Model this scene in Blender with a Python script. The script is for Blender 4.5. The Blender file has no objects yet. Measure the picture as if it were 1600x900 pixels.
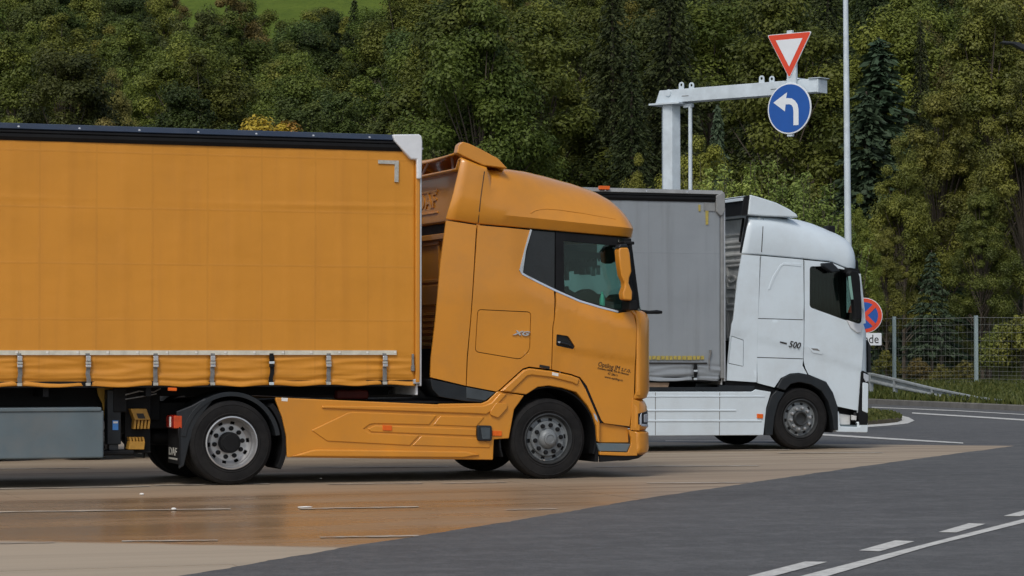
import bpy, bmesh, math, random
import numpy as np
from mathutils import Vector, Matrix, noise

R = math.radians
scene = bpy.context.scene
COL = scene.collection

# ------------------------------------------------------------------ camera, sky, sun, exposure
YAW, PITCH, FPX, CAMZ = R(20.5), R(1.432), 4000.0, 1.5
cam_d = bpy.data.cameras.new('camera')
cam_d.sensor_width = 36.0
cam_d.lens = FPX / 1600.0 * 36.0
cam_d.clip_start = 0.5
cam_d.clip_end = 3000
cam = bpy.data.objects.new('camera', cam_d)
COL.objects.link(cam)
cam.location = (0, 0, CAMZ)
cam.rotation_euler = (math.pi / 2 + PITCH, 0, -YAW)
scene.camera = cam

SUN_EL, SUN_AZ = R(50), R(222)          # azimuth clockwise from +Y
world = bpy.data.worlds.new('World')
scene.world = world
world.use_nodes = True
wn = world.node_tree.nodes
wl = world.node_tree.links
wn.clear()
sky = wn.new('ShaderNodeTexSky')
sky.sky_type = 'NISHITA'
sky.sun_disc = False
sky.sun_elevation = SUN_EL
sky.sun_rotation = SUN_AZ
sky.air_density = 1.0
sky.dust_density = 2.5
sky.ozone_density = 1.0
hs = wn.new('ShaderNodeHueSaturation')
hs.inputs['Saturation'].default_value = 0.68
bg = wn.new('ShaderNodeBackground')
bg.inputs['Strength'].default_value = 0.138
wo = wn.new('ShaderNodeOutputWorld')
wl.new(sky.outputs[0], hs.inputs['Color'])
wl.new(hs.outputs[0], bg.inputs['Color'])
wl.new(bg.outputs[0], wo.inputs['Surface'])

sun_d = bpy.data.lights.new('sun', 'SUN')
sun_d.energy = 1.5
sun_d.angle = R(18)
sun_d.color = (1.0, 0.95, 0.88)
sun = bpy.data.objects.new('sun', sun_d)
COL.objects.link(sun)
sdir = Vector((math.sin(SUN_AZ) * math.cos(SUN_EL), math.cos(SUN_AZ) * math.cos(SUN_EL), math.sin(SUN_EL)))
sun.rotation_euler = sdir.to_track_quat('Z', 'Y').to_euler()
sun.location = sdir * 60

vs = scene.view_settings
vs.view_transform = 'Standard'
vs.look = 'None'
vs.exposure = -0.10
vs.gamma = 1.0
scene.render.engine = 'CYCLES'
scene.cycles.max_bounces = 8
scene.cycles.transparent_max_bounces = 16

# ------------------------------------------------------------------ measuring: photo pixel -> metres
SA, CA, SP, CP = math.sin(YAW), math.cos(YAW), math.sin(PITCH), math.cos(PITCH)
RIGHT = Vector((CA, -SA, 0))
FLAT = Vector((SA, CA, 0))
FWD = Vector((SA * CP, CA * CP, SP))
UPV = RIGHT.cross(FWD)

def ray(u, v):
    return FWD * FPX + RIGHT * (u - 800) + UPV * (450 - v)

def on_plane(u, v, Y):
    d = ray(u, v)
    t = Y / d.y
    return d.x * t, CAMZ + d.z * t

def ground(u, v, z=0.0):
    d = ray(u, v)
    t = (z - CAMZ) / d.z
    return Vector((d.x * t, d.y * t, z))

def ld(l, d, z=0.0):
    p = RIGHT * l + FLAT * d
    return Vector((p.x, p.y, z))

# ------------------------------------------------------------------ materials
MATS = {}

def new_mat(name):
    m = bpy.data.materials.new(name)
    m.use_nodes = True
    nt = m.node_tree
    b = nt.nodes['Principled BSDF']
    return m, nt, b

def mixcol(nt, fac, a, b, blend='MIX'):
    n = nt.nodes.new('ShaderNodeMix')
    n.data_type = 'RGBA'
    n.blend_type = blend
    for sock, val in ((n.inputs['Factor'], fac), (n.inputs[6], a), (n.inputs[7], b)):
        if hasattr(val, 'default_value'):
            nt.links.new(val, sock)
        elif isinstance(val, (tuple, list)):
            sock.default_value = (*val, 1.0) if len(val) == 3 else val
        else:
            sock.default_value = val
    return n.outputs[2]

def math_n(nt, op, a, b=None, c=None, clamp=False):
    n = nt.nodes.new('ShaderNodeMath')
    n.operation = op
    n.use_clamp = clamp
    for i, val in enumerate((a, b, c)):
        if val is None:
            continue
        if hasattr(val, 'default_value'):
            nt.links.new(val, n.inputs[i])
        else:
            n.inputs[i].default_value = val
    return n.outputs[0]

def noise_n(nt, scale, detail=4, rough=0.55, vec=(1, 1, 1), coord='Object', dist=0.0, rot=(0, 0, 0)):
    tc = nt.nodes.new('ShaderNodeTexCoord')
    mp = nt.nodes.new('ShaderNodeMapping')
    mp.inputs['Scale'].default_value = vec
    mp.inputs['Rotation'].default_value = rot
    nt.links.new(tc.outputs[coord], mp.inputs['Vector'])
    n = nt.nodes.new('ShaderNodeTexNoise')
    n.inputs['Scale'].default_value = scale
    n.inputs['Detail'].default_value = detail
    n.inputs['Roughness'].default_value = rough
    n.inputs['Distortion'].default_value = dist
    nt.links.new(mp.outputs[0], n.inputs['Vector'])
    return n.outputs['Fac']

def ramp(nt, fac, lo, hi):
    n = nt.nodes.new('ShaderNodeMapRange')
    n.clamp = True
    nt.links.new(fac, n.inputs['Value'])
    n.inputs['From Min'].default_value = lo
    n.inputs['From Max'].default_value = hi
    return n.outputs['Result']

def bump(nt, b, h, strength=0.2, dist=0.01):
    n = nt.nodes.new('ShaderNodeBump')
    n.inputs['Strength'].default_value = strength
    n.inputs['Distance'].default_value = dist
    nt.links.new(h, n.inputs['Height'])
    nt.links.new(n.outputs[0], b.inputs['Normal'])

def simple(name, col, rough=0.5, metal=0.0, var=0.15, vscale=3.0, coat=0.0, bmp=0.0, bscale=60.0, dirt=None, dirt_amt=0.0, spec=0.5):
    m, nt, b = new_mat(name)
    f = noise_n(nt, vscale, 5)
    f = ramp(nt, f, 0.3, 0.7)
    lo = tuple(c * (1 - var) for c in col)
    hi = tuple(min(1, c * (1 + var)) for c in col)
    c = mixcol(nt, f, lo, hi)
    if dirt:
        g = ramp(nt, noise_n(nt, 1.7, 7, 0.7), 0.45, 0.75)
        c = mixcol(nt, math_n(nt, 'MULTIPLY', g, dirt_amt), c, dirt)
    nt.links.new(c, b.inputs['Base Color'])
    rr = math_n(nt, 'MULTIPLY_ADD', noise_n(nt, vscale * 2.3, 4), 0.16, rough - 0.08, True)
    nt.links.new(rr, b.inputs['Roughness'])
    b.inputs['Metallic'].default_value = metal
    b.inputs['Coat Weight'].default_value = coat
    b.inputs['Coat Roughness'].default_value = 0.07
    b.inputs['Specular IOR Level'].default_value = spec
    if bmp:
        bump(nt, b, noise_n(nt, bscale, 3), bmp, 0.004)
    MATS[name] = m
    return m

ORANGE = simple('orange_paint', (0.62, 0.248, 0.018), 0.40, 0, 0.06, 1.3, coat=0.5, bmp=0.08, bscale=7, dirt=(0.33, 0.17, 0.05), dirt_amt=0.30)
CURTAIN_O = None
WHITEP = simple('white_paint', (0.645, 0.735, 0.79), 0.38, 0, 0.03, 1.1, coat=0.25, bmp=0.06, bscale=7, dirt=(0.42, 0.43, 0.42), dirt_amt=0.30)
WHITE_ALU = simple('white_coated_metal', (0.70, 0.73, 0.76), 0.45, 0, 0.05, 4, dirt=(0.4, 0.4, 0.38), dirt_amt=0.3)
BLACKP = simple('black_plastic', (0.006, 0.0065, 0.0075), 0.6, 0, 0.3, 6, bmp=0.1, bscale=90, spec=0.25)
DARKP = simple('charcoal_plastic', (0.014, 0.018, 0.022), 0.45, 0, 0.2, 5, bmp=0.1, bscale=90, dirt=(0.035, 0.034, 0.033), dirt_amt=0.4, spec=0.35)
GLOSSBLK = simple('gloss_black', (0.012, 0.014, 0.017), 0.12, 0, 0.2, 5)
NAVY = simple('navy_rail', (0.018, 0.032, 0.06), 0.4, 0.0, 0.2, 2, dirt=(0.06, 0.07, 0.09), dirt_amt=0.4)
RUBBER = simple('tyre_rubber', (0.0085, 0.0085, 0.009), 0.8, 0, 0.35, 9, bmp=0.25, bscale=70, dirt=(0.030, 0.028, 0.026), dirt_amt=0.6, spec=0.25)
RIMGREY = simple('grey_rim', (0.20, 0.22, 0.23), 0.5, 0.2, 0.2, 8, dirt=(0.06, 0.055, 0.05), dirt_amt=0.5)
RIMDARK = simple('dark_rim', (0.035, 0.038, 0.04), 0.5, 0.2, 0.3, 8)
RIMSILV = simple('silver_rim', (0.55, 0.56, 0.57), 0.34, 0.7, 0.12, 8, dirt=(0.16, 0.14, 0.12), dirt_amt=0.4)
CHROME = simple('chrome_trim', (0.75, 0.76, 0.78), 0.22, 0.8, 0.05, 5)
STEEL = simple('galvanised_steel', (0.58, 0.66, 0.71), 0.5, 0.05, 0.10, 5, bmp=0.05, bscale=40, dirt=(0.36, 0.40, 0.42), dirt_amt=0.5)
ALU = simple('aluminium_post', (0.56, 0.59, 0.62), 0.4, 0.6, 0.1, 6)
BOXGREY = simple('blue_grey_sheet', (0.115, 0.155, 0.175), 0.5, 0.1, 0.12, 2.5, bmp=0.05, dirt=(0.17, 0.17, 0.16), dirt_amt=0.6)
TAPE = simple('ivory_tape', (0.62, 0.60, 0.50), 0.45, 0, 0.18, 9)
SILVTAPE = simple('silver_tape', (0.42, 0.42, 0.38), 0.4, 0, 0.2, 30)
STRAPG = simple('grey_strap', (0.17, 0.17, 0.165), 0.7, 0, 0.25, 30)
AMBER = simple('amber_lens', (0.75, 0.13, 0.01), 0.25, 0, 0.1, 20)
REDLENS = simple('red_lens', (0.30, 0.018, 0.010), 0.25, 0, 0.2, 20)
CHOCK = simple('ochre_plastic', (0.42, 0.22, 0.03), 0.6, 0, 0.2, 9, dirt=(0.1, 0.07, 0.03), dirt_amt=0.7)
BLUEST = simple('blue_sticker', (0.06, 0.24, 0.62), 0.5, 0, 0.1, 20)
WHITEST = simple('white_sticker', (0.75, 0.74, 0.70), 0.5, 0, 0.05, 20)
INKBLK = simple('black_lettering', (0.015, 0.012, 0.01), 0.6, 0, 0.1, 20)
SEATM = simple('seat_fabric', (0.012, 0.012, 0.013), 0.85, 0, 0.3, 9)
TRIMM = simple('cab_trim', (0.015, 0.015, 0.016), 0.7, 0, 0.2, 5)
BOTTLE = simple('green_plastic', (0.10, 0.42, 0.33), 0.3, 0, 0.1, 9)
REDOX = simple('dark_red_metal', (0.16, 0.022, 0.018), 0.6, 0, 0.3, 9)
SIGNRED = simple('sign_red', (0.68, 0.06, 0.02), 0.42, 0, 0.04, 5)
SIGNBLUE = simple('sign_blue', (0.008, 0.085, 0.36), 0.42, 0, 0.05, 5)
SIGNWHITE = simple('sign_white', (0.72, 0.76, 0.79), 0.45, 0, 0.04, 5)
YELLOWP = simple('yellow_print', (0.42, 0.34, 0.08), 0.6, 0, 0.25, 30)
WOODB = simple('raw_board', (0.30, 0.21, 0.14), 0.8, 0, 0.2, 9)
GREYRAIL = simple('grey_rail', (0.26, 0.27, 0.27), 0.55, 0.1, 0.15, 4, dirt=(0.1, 0.1, 0.09), dirt_amt=0.6)
BARK = simple('bark', (0.075, 0.06, 0.045), 0.9, 0, 0.4, 3, bmp=0.5, bscale=12)
CURTDARK = simple('dark_curtain_cloth', (0.008, 0.010, 0.010), 0.9, 0, 0.3, 8)
REARGREY = simple('white_rear_panel', (0.72, 0.74, 0.73), 0.5, 0, 0.06, 3, dirt=(0.25, 0.25, 0.24), dirt_amt=0.6)
LENSCLR = simple('lamp_clear_lens', (0.55, 0.60, 0.66), 0.12, 0.3, 0.1, 20)

def tarp(name, col, dirt, seam_x, seam_z, dirt_amt):
    m, nt, b = new_mat(name)
    f = ramp(nt, noise_n(nt, 1.2, 6, 0.6), 0.3, 0.7)
    c = mixcol(nt, f, tuple(k * 0.93 for k in col), tuple(min(1, k * 1.06) for k in col))
    st = ramp(nt, noise_n(nt, 2.0, 5, 0.6, (3.0, 1, 0.25)), 0.5, 0.8)          # rain streaks run down the cloth
    c = mixcol(nt, math_n(nt, 'MULTIPLY', st, dirt_amt), c, dirt)
    sp = ramp(nt, noise_n(nt, 0.6, 8, 0.7), 0.5, 0.75)
    c = mixcol(nt, math_n(nt, 'MULTIPLY', sp, dirt_amt * 0.8), c, dirt)
    # welded seams between the cloth widths
    tc = nt.nodes.new('ShaderNodeTexCoord')
    sx = nt.nodes.new('ShaderNodeSeparateXYZ')
    nt.links.new(tc.outputs['Object'], sx.inputs[0])
    def line(out, per, w):
        a = math_n(nt, 'PINGPONG', out, per / 2)
        return math_n(nt, 'LESS_THAN', a, w)
    lines = math_n(nt, 'MAXIMUM', line(sx.outputs['X'], seam_x, 0.012), line(sx.outputs['Z'], seam_z, 0.010))
    c = mixcol(nt, math_n(nt, 'MULTIPLY', lines, 0.13), c, tuple(k * 0.55 for k in col))
    nt.links.new(c, b.inputs['Base Color'])
    b.inputs['Roughness'].default_value = 0.48
    weave = noise_n(nt, 260, 2)
    lowf = noise_n(nt, 2.2, 3, 0.5, (0.6, 1, 1.4))
    h = math_n(nt, 'ADD', math_n(nt, 'MULTIPLY', weave, 0.25), math_n(nt, 'MULTIPLY', lowf, 1.3))
    h = math_n(nt, 'ADD', h, math_n(nt, 'MULTIPLY', lines, 0.35))
    bump(nt, b, h, 0.35, 0.02)
    MATS[name] = m
    return m
CURTAIN_O = tarp('orange_tarpaulin', (0.63, 0.262, 0.021), (0.47, 0.19, 0.025), 0.63, 0.62, 0.30)
CURTAIN_G = tarp('grey_tarpaulin', (0.27, 0.30, 0.325), (0.19, 0.205, 0.21), 1.25, 3.0, 0.5)

def glass(name, tint, rough=0.02):
    m = bpy.data.materials.new(name)
    m.use_nodes = True
    nt = m.node_tree
    nt.nodes.clear()
    o = nt.nodes.new('ShaderNodeOutputMaterial')
    mx = nt.nodes.new('ShaderNodeMixShader')
    tr = nt.nodes.new('ShaderNodeBsdfTransparent')
    gl = nt.nodes.new('ShaderNodeBsdfGlossy')
    lw = nt.nodes.new('ShaderNodeLayerWeight')
    lw.inputs['Blend'].default_value = 0.5
    fr5 = math_n(nt, 'POWER', lw.outputs['Facing'], 4.0)
    fac = math_n(nt, 'MULTIPLY_ADD', fr5, 0.7, 0.035)
    tr.inputs['Color'].default_value = (*tint, 1)
    gl.inputs['Roughness'].default_value = rough
    nt.links.new(fac, mx.inputs[0])
    nt.links.new(tr.outputs[0], mx.inputs[1])
    nt.links.new(gl.outputs[0], mx.inputs[2])
    nt.links.new(mx.outputs[0], o.inputs['Surface'])
    MATS[name] = m
    return m
GLASS_T = glass('tinted_glass', (0.72, 0.88, 0.845))
GLASS_D = glass('dark_glass', (0.62, 0.72, 0.69))

# ---- ground materials
def mat_concrete():
    m, nt, b = new_mat('worn_concrete')
    big = ramp(nt, noise_n(nt, 0.35, 6, 0.6, (0.35, 1.5, 1), 'Generated' if False else 'Object'), 0.3, 0.7)
    c = mixcol(nt, big, (0.27, 0.205, 0.14), (0.40, 0.325, 0.235))
    fine = noise_n(nt, 30, 4, 0.7)
    c = mixcol(nt, math_n(nt, 'MULTIPLY', ramp(nt, fine, 0.35, 0.7), 0.30), c, (0.25, 0.20, 0.145))
    # tyre tracks and oil: streaks along the driving direction
    st = ramp(nt, noise_n(nt, 1.0, 6, 0.62, (0.10, 2.6, 1), dist=0.4), 0.50, 0.70)
    c = mixcol(nt, math_n(nt, 'MULTIPLY', st, 0.7), c, (0.105, 0.075, 0.05))
    st2 = ramp(nt, noise_n(nt, 1.0, 5, 0.6, (0.14, 5.0, 1), dist=0.2), 0.60, 0.75)
    c = mixcol(nt, math_n(nt, 'MULTIPLY', st2, 0.5), c, (0.45, 0.38, 0.29))
    # wet film between the slabs' dry front corner and the trucks
    tc = nt.nodes.new('ShaderNodeTexCoord')
    sx = nt.nodes.new('ShaderNodeSeparateXYZ')
    nt.links.new(tc.outputs['Object'], sx.inputs[0])
    dep = math_n(nt, 'ADD', math_n(nt, 'MULTIPLY', sx.outputs['X'], 0.56), math_n(nt, 'MULTIPLY', sx.outputs['Y'], 0.83))
    edge = math_n(nt, 'ADD', dep, math_n(nt, 'MULTIPLY', noise_n(nt, 1.2, 3), 0.25))
    far = math_n(nt, 'SUBTRACT', 1.0, ramp(nt, sx.outputs['Y'], 25.5, 28.5))
    wet = math_n(nt, 'MULTIPLY', ramp(nt, edge, 18.95, 19.1), far)
    patch = ramp(nt, noise_n(nt, 0.5, 6, 0.65, (0.30, 1.3, 1)), 0.34, 0.58)
    wet = math_n(nt, 'MULTIPLY', wet, math_n(nt, 'MULTIPLY_ADD', patch, 0.45, 0.55))
    wet = math_n(nt, 'MULTIPLY', wet, math_n(nt, 'SUBTRACT', 1.0, ramp(nt, sx.outputs['X'], 9.8, 12.5)))
    dry = math_n(nt, 'SUBTRACT', 1.0, ramp(nt, edge, 18.95, 19.1))
    c = mixcol(nt, math_n(nt, 'MULTIPLY', dry, 0.6), c, (0.43, 0.36, 0.265))
    c = mixcol(nt, math_n(nt, 'MULTIPLY', wet, 0.62), c, (0.235, 0.135, 0.062))
    nt.links.new(c, b.inputs['Base Color'])
    rg = math_n(nt, 'SUBTRACT', 0.72, math_n(nt, 'MULTIPLY', wet, 0.53))
    nt.links.new(rg, b.inputs['Roughness'])
    bump(nt, b, noise_n(nt, 45, 4, 0.7), 0.15, 0.006)
    return m
CONCRETE = mat_concrete()

def mat_asphalt(name, lo, hi):
    m, nt, b = new_mat(name)
    big = ramp(nt, noise_n(nt, 0.22, 7, 0.65, (0.5, 1.2, 1)), 0.3, 0.72)
    c = mixcol(nt, big, lo, hi)
    g = noise_n(nt, 40, 4, 0.85)
    c = mixcol(nt, math_n(nt, 'MULTIPLY', ramp(nt, g, 0.60, 0.35), 0.6), c, tuple(k * 0.35 for k in lo))
    mot = ramp(nt, noise_n(nt, 2.6, 7, 0.9), 0.47, 0.62)
    c = mixcol(nt, math_n(nt, 'MULTIPLY', mot, 0.45), c, tuple(k * 1.7 for k in hi))
    sp = ramp(nt, noise_n(nt, 90, 2, 0.7), 0.58, 0.68)
    c = mixcol(nt, math_n(nt, 'MULTIPLY', sp, 0.6), c, (0.26, 0.255, 0.245))
    st = ramp(nt, noise_n(nt, 0.8, 6, 0.65, (0.3, 2.4, 1), rot=(0, 0, R(-34))), 0.50, 0.72)
    c = mixcol(nt, math_n(nt, 'MULTIPLY', st, 0.30), c, tuple(k * 1.6 for k in hi))
    st2 = ramp(nt, noise_n(nt, 0.5, 5, 0.6, (0.25, 2.0, 1), rot=(0, 0, R(-34))), 0.55, 0.75)
    c = mixcol(nt, math_n(nt, 'MULTIPLY', st2, 0.40), c, tuple(k * 0.55 for k in lo))
    nt.links.new(c, b.inputs['Base Color'])
    b.inputs['Roughness'].default_value = 0.72
    bump(nt, b, g, 0.6, 0.015)
    return m
ASPHALT = mat_asphalt('asphalt', (0.068, 0.069, 0.069), (0.098, 0.099, 0.098))

def mat_paintline():
    m, nt, b = new_mat('road_paint')
    w = ramp(nt, noise_n(nt, 9, 7, 0.85), 0.42, 0.62)
    c = mixcol(nt, math_n(nt, 'MULTIPLY', w, 0.55), (0.62, 0.62, 0.58), (0.22, 0.21, 0.20))
    nt.links.new(c, b.inputs['Base Color'])
    b.inputs['Roughness'].default_value = 0.6
    bump(nt, b, noise_n(nt, 60, 3), 0.3, 0.004)
    return m
ROADPAINT = mat_paintline()

def mat_bayline():
    m, nt, b = new_mat('worn_bay_paint')
    w = ramp(nt, noise_n(nt, 2.0, 5, 0.75, (0.8, 5, 1)), 0.35, 0.65)
    c = mixcol(nt, w, (0.55, 0.50, 0.42), (0.27, 0.22, 0.17))
    nt.links.new(c, b.inputs['Base Color'])
    b.inputs['Roughness'].default_value = 0.6
    return m
BAYPAINT = mat_bayline()

def mat_soil(name, a, b_, c_, sc):
    m, nt, b = new_mat(name)
    f = ramp(nt, noise_n(nt, sc, 7, 0.65), 0.3, 0.7)
    c = mixcol(nt, f, a, b_)
    f2 = ramp(nt, noise_n(nt, sc * 4.3, 5, 0.7), 0.5, 0.75)
    c = mixcol(nt, f2, c, c_)
    nt.links.new(c, b.inputs['Base Color'])
    b.inputs['Roughness'].default_value = 0.95
    b.inputs['Specular IOR Level'].default_value = 0.1
    bump(nt, b, noise_n(nt, sc * 6, 5), 0.6, 0.2)
    return m
FLOORM = mat_soil('forest_floor', (0.020, 0.026, 0.010), (0.035, 0.045, 0.015), (0.05, 0.04, 0.02), 0.3)
MEADOWM = mat_soil('meadow_grass', (0.070, 0.105, 0.016), (0.100, 0.140, 0.022), (0.05, 0.08, 0.014), 0.25)
VERGEM = mat_soil('verge_turf', (0.075, 0.085, 0.02), (0.10, 0.115, 0.028), (0.085, 0.065, 0.03), 0.9)

def mat_leaf(name, a, b_, trans=0.22, rv=0.35, spec=0.25):
    m = bpy.data.materials.new(name)
    m.use_nodes = True
    nt = m.node_tree
    nt.nodes.clear()
    o = nt.nodes.new('ShaderNodeOutputMaterial')
    at = nt.nodes.new('ShaderNodeAttribute')
    at.attribute_name = 'tone'
    oi = nt.nodes.new('ShaderNodeObjectInfo')
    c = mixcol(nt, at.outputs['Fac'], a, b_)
    hv = nt.nodes.new('ShaderNodeHueSaturation')
    nt.links.new(c, hv.inputs['Color'])
    nt.links.new(math_n(nt, 'MULTIPLY_ADD', oi.outputs['Random'], 0.05, 0.475), hv.inputs['Hue'])
    r2 = math_n(nt, 'FRACT', math_n(nt, 'MULTIPLY', oi.outputs['Random'], 7.31))
    nt.links.new(math_n(nt, 'MULTIPLY_ADD', r2, rv * 2, 1 - rv), hv.inputs['Value'])
    pb = nt.nodes.new('ShaderNodeBsdfPrincipled')
    pb.inputs['Roughness'].default_value = 0.55
    pb.inputs['Specular IOR Level'].default_value = spec
    nt.links.new(hv.outputs[0], pb.inputs['Base Color'])
    tl = nt.nodes.new('ShaderNodeBsdfTranslucent')
    nt.links.new(hv.outputs[0], tl.inputs['Color'])
    mx = nt.nodes.new('ShaderNodeMixShader')
    mx.inputs[0].default_value = trans
    nt.links.new(pb.outputs[0], mx.inputs[1])
    nt.links.new(tl.outputs[0], mx.inputs[2])
    nt.links.new(mx.outputs[0], o.inputs['Surface'])
    MATS[name] = m
    return m
L_MID = mat_leaf('leaf_mid_green', (0.07, 0.094, 0.016), (0.168, 0.19, 0.032))
L_DARK = mat_leaf('leaf_dark_green', (0.04, 0.06, 0.015), (0.098, 0.122, 0.026))
L_OLIVE = mat_leaf('leaf_olive_brown', (0.095, 0.084, 0.022), (0.185, 0.15, 0.042))
L_YELLOW = mat_leaf('leaf_yellow_green', (0.14, 0.155, 0.024), (0.29, 0.285, 0.044))
L_GOLD = mat_leaf('leaf_gold', (0.30, 0.19, 0.022), (0.52, 0.36, 0.05))
L_WILLOW = mat_leaf('leaf_willow', (0.145, 0.185, 0.036), (0.3, 0.335, 0.082))
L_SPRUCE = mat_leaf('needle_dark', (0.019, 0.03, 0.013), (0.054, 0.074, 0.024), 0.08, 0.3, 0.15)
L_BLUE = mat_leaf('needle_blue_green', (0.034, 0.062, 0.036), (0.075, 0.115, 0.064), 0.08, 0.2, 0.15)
L_NEAR = mat_leaf('leaf_near_green', (0.078, 0.094, 0.016), (0.215, 0.222, 0.04), 0.25, 0.2, 0.35)
L_GRASS = mat_leaf('grass_blade', (0.06, 0.08, 0.018), (0.13, 0.135, 0.035), 0.25, 0.0)

# ------------------------------------------------------------------ mesh helpers
def link(o, parent=None):
    COL.objects.link(o)
    if parent is not None:
        o.parent = parent
    return o

def thing(name, label, cat, loc=(0, 0, 0), rz=0.0, group=None):
    o = bpy.data.objects.new(name, None)
    o.empty_display_size = 0.3
    link(o)
    o.location = loc
    o.rotation_euler = (0, 0, rz)
    o['label'] = label
    o['category'] = cat
    if group:
        o['group'] = group
    return o

def tag(o, label, cat, group=None):
    o['label'] = label
    o['category'] = cat
    if group:
        o['group'] = group
    return o

def from_bm(name, bm, mat, parent=None, smooth=True, bev=0.0, seg=2, recalc=True, angle=35):
    if recalc:
        bmesh.ops.recalc_face_normals(bm, faces=bm.faces[:])
    me = bpy.data.meshes.new(name)
    if smooth:
        for f in bm.faces:
            f.smooth = True
        ca = math.cos(R(angle))
        for e in bm.edges:
            if len(e.link_faces) == 2:
                if e.link_faces[0].normal.dot(e.link_faces[1].normal) < ca:
                    e.smooth = False
    bm.to_mesh(me)
    bm.free()
    me.materials.append(mat)
    o = bpy.data.objects.new(name, me)
    link(o, parent)
    if bev > 0:
        md = o.modifiers.new('bevel', 'BEVEL')
        md.width = bev
        md.segments = seg
        md.limit_method = 'ANGLE'
        md.angle_limit = R(40)
        md.harden_normals = True
    return o

def add_box(bm, a, b):
    x0, y0, z0 = a
    x1, y1, z1 = b
    vv = [bm.verts.new(p) for p in ((x0, y0, z0), (x1, y0, z0), (x1, y1, z0), (x0, y1, z0), (x0, y0, z1), (x1, y0, z1), (x1, y1, z1), (x0, y1, z1))]
    for q in ((0, 1, 2, 3), (4, 5, 6, 7), (0, 1, 5, 4), (1, 2, 6, 5), (2, 3, 7, 6), (3, 0, 4, 7)):
        bm.faces.new([vv[i] for i in q])

def box(name, a, b, mat, parent, bev=0.006):
    bm = bmesh.new()
    add_box(bm, a, b)
    return from_bm(name, bm, mat, parent, bev=bev)

def add_tube(bm, path, rad, n=10, cap=True):
    path = [Vector(p) for p in path]
    rads = rad if isinstance(rad, (list, tuple)) else [rad] * len(path)
    rings = []
    for i, p in enumerate(path):
        t = (path[min(i + 1, len(path) - 1)] - path[max(i - 1, 0)]).normalized()
        up = Vector((0, 0, 1)) if abs(t.z) < 0.9 else Vector((1, 0, 0))
        s = t.cross(up).normalized()
        w = s.cross(t)
        rings.append([bm.verts.new(p + (s * math.cos(2 * math.pi * k / n) + w * math.sin(2 * math.pi * k / n)) * rads[i]) for k in range(n)])
    for i in range(len(rings) - 1):
        for k in range(n):
            bm.faces.new((rings[i][k], rings[i][(k + 1) % n], rings[i + 1][(k + 1) % n], rings[i + 1][k]))
    if cap:
        bm.faces.new(rings[0][::-1])
        bm.faces.new(rings[-1])

def tube(name, path, rad, mat, parent, n=12, bev=0.0):
    bm = bmesh.new()
    add_tube(bm, path, rad, n)
    return from_bm(name, bm, mat, parent, bev=bev)

def add_lathe(bm, prof, n=64, holes=None, axis_y=True):
    """profile of (radius, y) turned about the Y axis; holes: {band: (period, count)} leaves real openings"""
    rings = []
    for r, y in prof:
        if r < 1e-5:
            rings.append([bm.verts.new((0, y, 0))] * n)
        else:
            rings.append([bm.verts.new((r * math.cos(2 * math.pi * k / n), y, r * math.sin(2 * math.pi * k / n))) for k in range(n)])
    for i in range(len(prof) - 1):
        for k in range(n):
            if holes and i in holes and (k % holes[i][0]) < holes[i][1]:
                continue
            q = [rings[i][k], rings[i][(k + 1) % n], rings[i + 1][(k + 1) % n], rings[i + 1][k]]
            q2 = []
            for v in q:
                if v not in q2:
                    q2.append(v)
            if len(q2) > 2:
                bm.faces.new(q2)

def lathe(name, prof, mat, parent, n=64, holes=None):
    bm = bmesh.new()
    add_lathe(bm, prof, n, holes)
    return from_bm(name, bm, mat, parent)

def area2(p):
    return sum(p[i][0] * p[(i + 1) % len(p)][1] - p[(i + 1) % len(p)][0] * p[i][1] for i in range(len(p)))

def inset_poly(p, d):
    """move every edge of a polygon inwards by d"""
    if abs(d) < 1e-6:
        return list(p)
    if area2(p) < 0:
        p = p[::-1]
    n = len(p)
    out = []
    for i in range(n):
        a, b, c = Vector(p[i - 1]), Vector(p[i]), Vector(p[(i + 1) % n])
        e1 = (b - a).normalized()
        e2 = (c - b).normalized()
        n1 = Vector((-e1.y, e1.x))
        n2 = Vector((-e2.y, e2.x))
        m = n1 + n2
        k = m.length_squared
        if k < 0.2:
            out.append(tuple(b + n1 * d))
        else:
            out.append(tuple(b + m * (2 * d / k)))
    return out

def round_poly(p, r, n=4):
    out = []
    m = len(p)
    for i in range(m):
        a, b, c = Vector(p[i - 1]), Vector(p[i]), Vector(p[(i + 1) % m])
        la, lc = (a - b).length, (c - b).length
        k = min(r, la * 0.45, lc * 0.45)
        s = b + (a - b).normalized() * k
        e = b + (c - b).normalized() * k
        for j in range(n + 1):
            t = j / n
            out.append(tuple(s * (1 - t) ** 2 + b * 2 * t * (1 - t) + e * t * t))
    return out

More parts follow.
